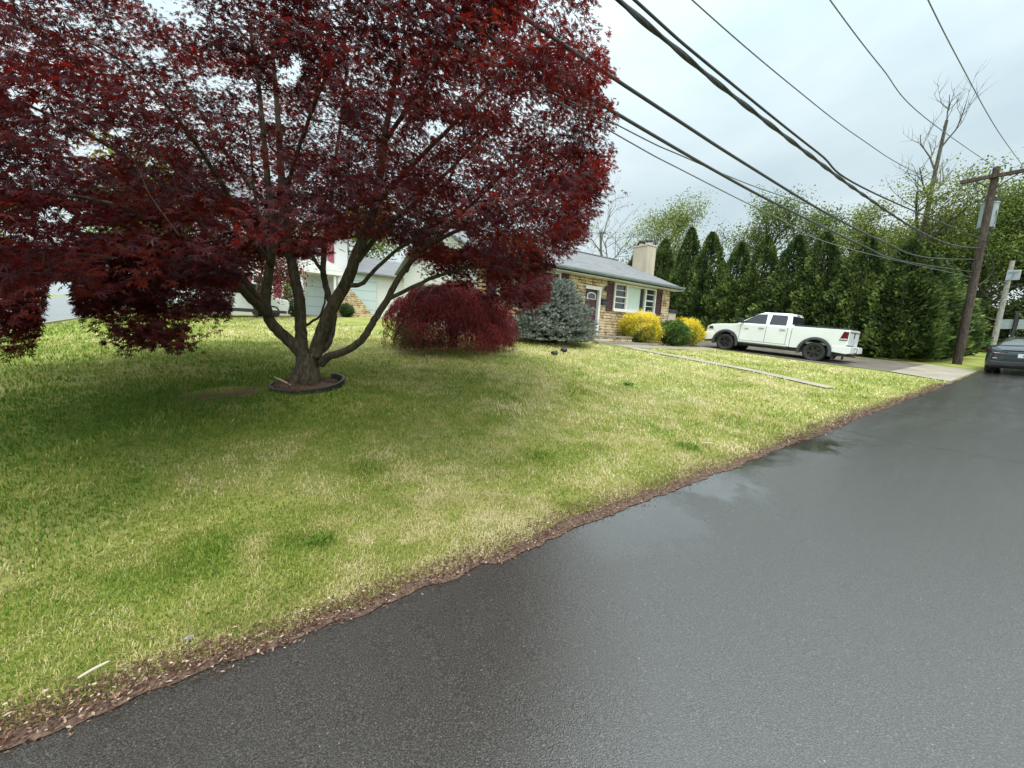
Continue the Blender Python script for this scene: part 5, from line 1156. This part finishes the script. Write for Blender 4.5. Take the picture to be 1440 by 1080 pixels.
q = at_z(1425, 387, 25.8)-P2B
MB().box((-.05, -.30, -.33), (.06, .30, .33)).obj('box', M['galv'], pole2, bevel=.02, loc=q)
MB().box((-.058, -.20, .12), (-.051, .2, .22)).box((-.058, -.05, -.2), (-.051, .05, .1)).obj('box_marking', M['gutter'], pole2, loc=q)
sp = at_z(1427.5, 457, 24.0); sz = zf(sp[0], sp[1])
sg = thing('road_sign', 'pair of grey road sign backs on a dark post beyond the sedan', 'road sign', (sp[0], sp[1], sz-.05))
MB().box((-.05, -.06, 0), (.05, .06, sp[2]-sz+.9)).obj('post', M['dark'], sg)
d = unit(np.array([sp[0], sp[1], 0])); rgt = np.array([d[1], -d[0], 0])
for s in (-1, 1):
    c = rgt*s*.33+np.array([0, 0, sp[2]-sz+.1]); f = MB()
    V = [c+rgt*a*.23+np.array([0, 0, b_*.30])+d*k for k in (.06, .075) for a, b_ in ((-1, -1), (1, -1), (1, 1), (-1, 1))]
    f.add(V, [(0, 1, 2, 3), (7, 6, 5, 4), (0, 4, 5, 1), (1, 5, 6, 2), (2, 6, 7, 3), (3, 7, 4, 0)]).obj('sign_panel', M['sign_back'], sg)

def wire(label, pts, v0, r, m, end=None, helix=False, back=True, vend=None):
    """pts: points seen along the wire, put in the vertical plane of the pole line"""
    P = []
    for i, (x, y) in enumerate(pts):
        v = v0 if vend is None else v0+(vend-v0)*i/(len(pts)-1)
        P.append(at_v(x, y, v))
    P = np.array(P)
    if end is not None: P = np.vstack([P, end])
    if back:
        d = P[0]-P[1]; s = d/abs(d[0]); s[2] = min(s[2], .02); P = np.vstack([P[0]+s*18+[0, 0, 1.6], P[0]+s*9+[0, 0, .5], P[0]+s*4+[0, 0, .1], P])
    # smooth the hand-read heights with a cubic fit in x
    c = np.polyfit(P[:, 0], P[:, 2], 4); zfit = np.polyval(c, P[:, 0]); P[:-1, 2] = .25*P[:-1, 2]+.75*zfit[:-1]
    C = catmull(P, 10); base = C[len(C)//2].copy()
    t = MB(); t.tube(C-base, r, 6)
    if helix:
        d = np.r_[0, np.cumsum(np.linalg.norm(np.diff(C, axis=0), axis=1))]; s = np.arange(0, d[-1], .035)
        H = np.stack([np.interp(s, d, C[:, k]) for k in range(3)], -1)
        for ph in (0, 3.14):
            w = s*6.283/1.5+ph; Hh = H+np.stack([0*w, np.cos(w), np.sin(w)], -1)*r*.75; t.tube(Hh-base, r*.7, 5)
    o = t.obj('power_line', m, None, smooth=True, loc=base); tag(o, label, 'power line', 'overhead lines along the road'); return o
A0 = np.array([27.55, 2.9, 0])
wire('thick twisted overhead cable bundle, the heaviest line in the sky', [(865,0),(950,72),(1024,132),(1145,218),(1210,267),(1290,326),(1340,345)], 3.0, .021, M['wire'], np.array([27.75, 3.0, 6.33]), True)
wire('black overhead line just above the thick twisted bundle', [(893,0),(1000,95),(1150,212),(1230,273)], 3.0, .016, M['wire'], np.array([27.72, 2.88, 6.62]))
wire('black overhead cable leaving the maple at its upper right edge', [(770,48),(840,95),(955,168),(1042,225),(1160,300),(1240,338),(1300,362)], 3.0, .018, M['wire'], np.array([27.8, 3.1, 5.85]))
wire('black overhead cable crossing the maple crown, lower of its two thick ones', [(741,84),(850,149),(1000,238),(1100,290),(1215,345),(1270,368)], 3.0, .017, M['wire'], np.array([27.85, 3.1, 5.3]))
wire('thin grey overhead wire running down to behind the tall bare topped tree', [(976,0),(1120,125),(1208,195),(1290,243)], 3.0, .008, M['wire_grey'], np.array([27.58, 3.1, 8.3]))
wire('grey overhead wire meeting the pole top from the upper right sky', [(1168,0),(1240,95),(1300,165)], 3.0, .010, M['wire_grey'], np.array([27.44, 2.95, 9.6]))
wire('rightmost grey overhead wire in the sky, reaching the crossarm end', [(1305,0),(1350,85),(1400,180)], 2.25, .010, M['wire_grey'], np.array([27.33, 2.3, 9.56]))
wire('thin drop wire slanting up to join the lower thick cable', [(876,179),(960,220),(1060,262),(1145,290)], 3.05, .007, M['wire_grey'], None, False, True)
wire('lowest thin drop wire below the two thick cables, leaving the maple edge', [(866,188),(960,240),(1090,303),(1200,352)], 3.05, .007, M['wire_grey'], np.array([27.86, 3.05, 5.05]))
def span(label, a, b, sag, r):
    a, b = np.array(a), np.array(b); s = np.linspace(0, 1, 20)[:, None]; C = a+(b-a)*s; C[:, 2] -= sag*4*(s*(1-s))[:, 0]; base = C[10].copy()
    tag(MB().tube(C-base, r, 5).obj('power_line', M['wire'], None, True, loc=base), label, 'power line', 'overhead lines along the road')
span('dark slack line from the brown pole down to the pale grey pole, upper one', (27.75, 3.05, 6.3), tuple(P2B+(P2T-P2B)*.80), .55, .022)
span('dark slack line from the brown pole to the pale grey pole, lower one', (27.85, 3.1, 5.3), tuple(P2B+(P2T-P2B)*.62), .6, .022)
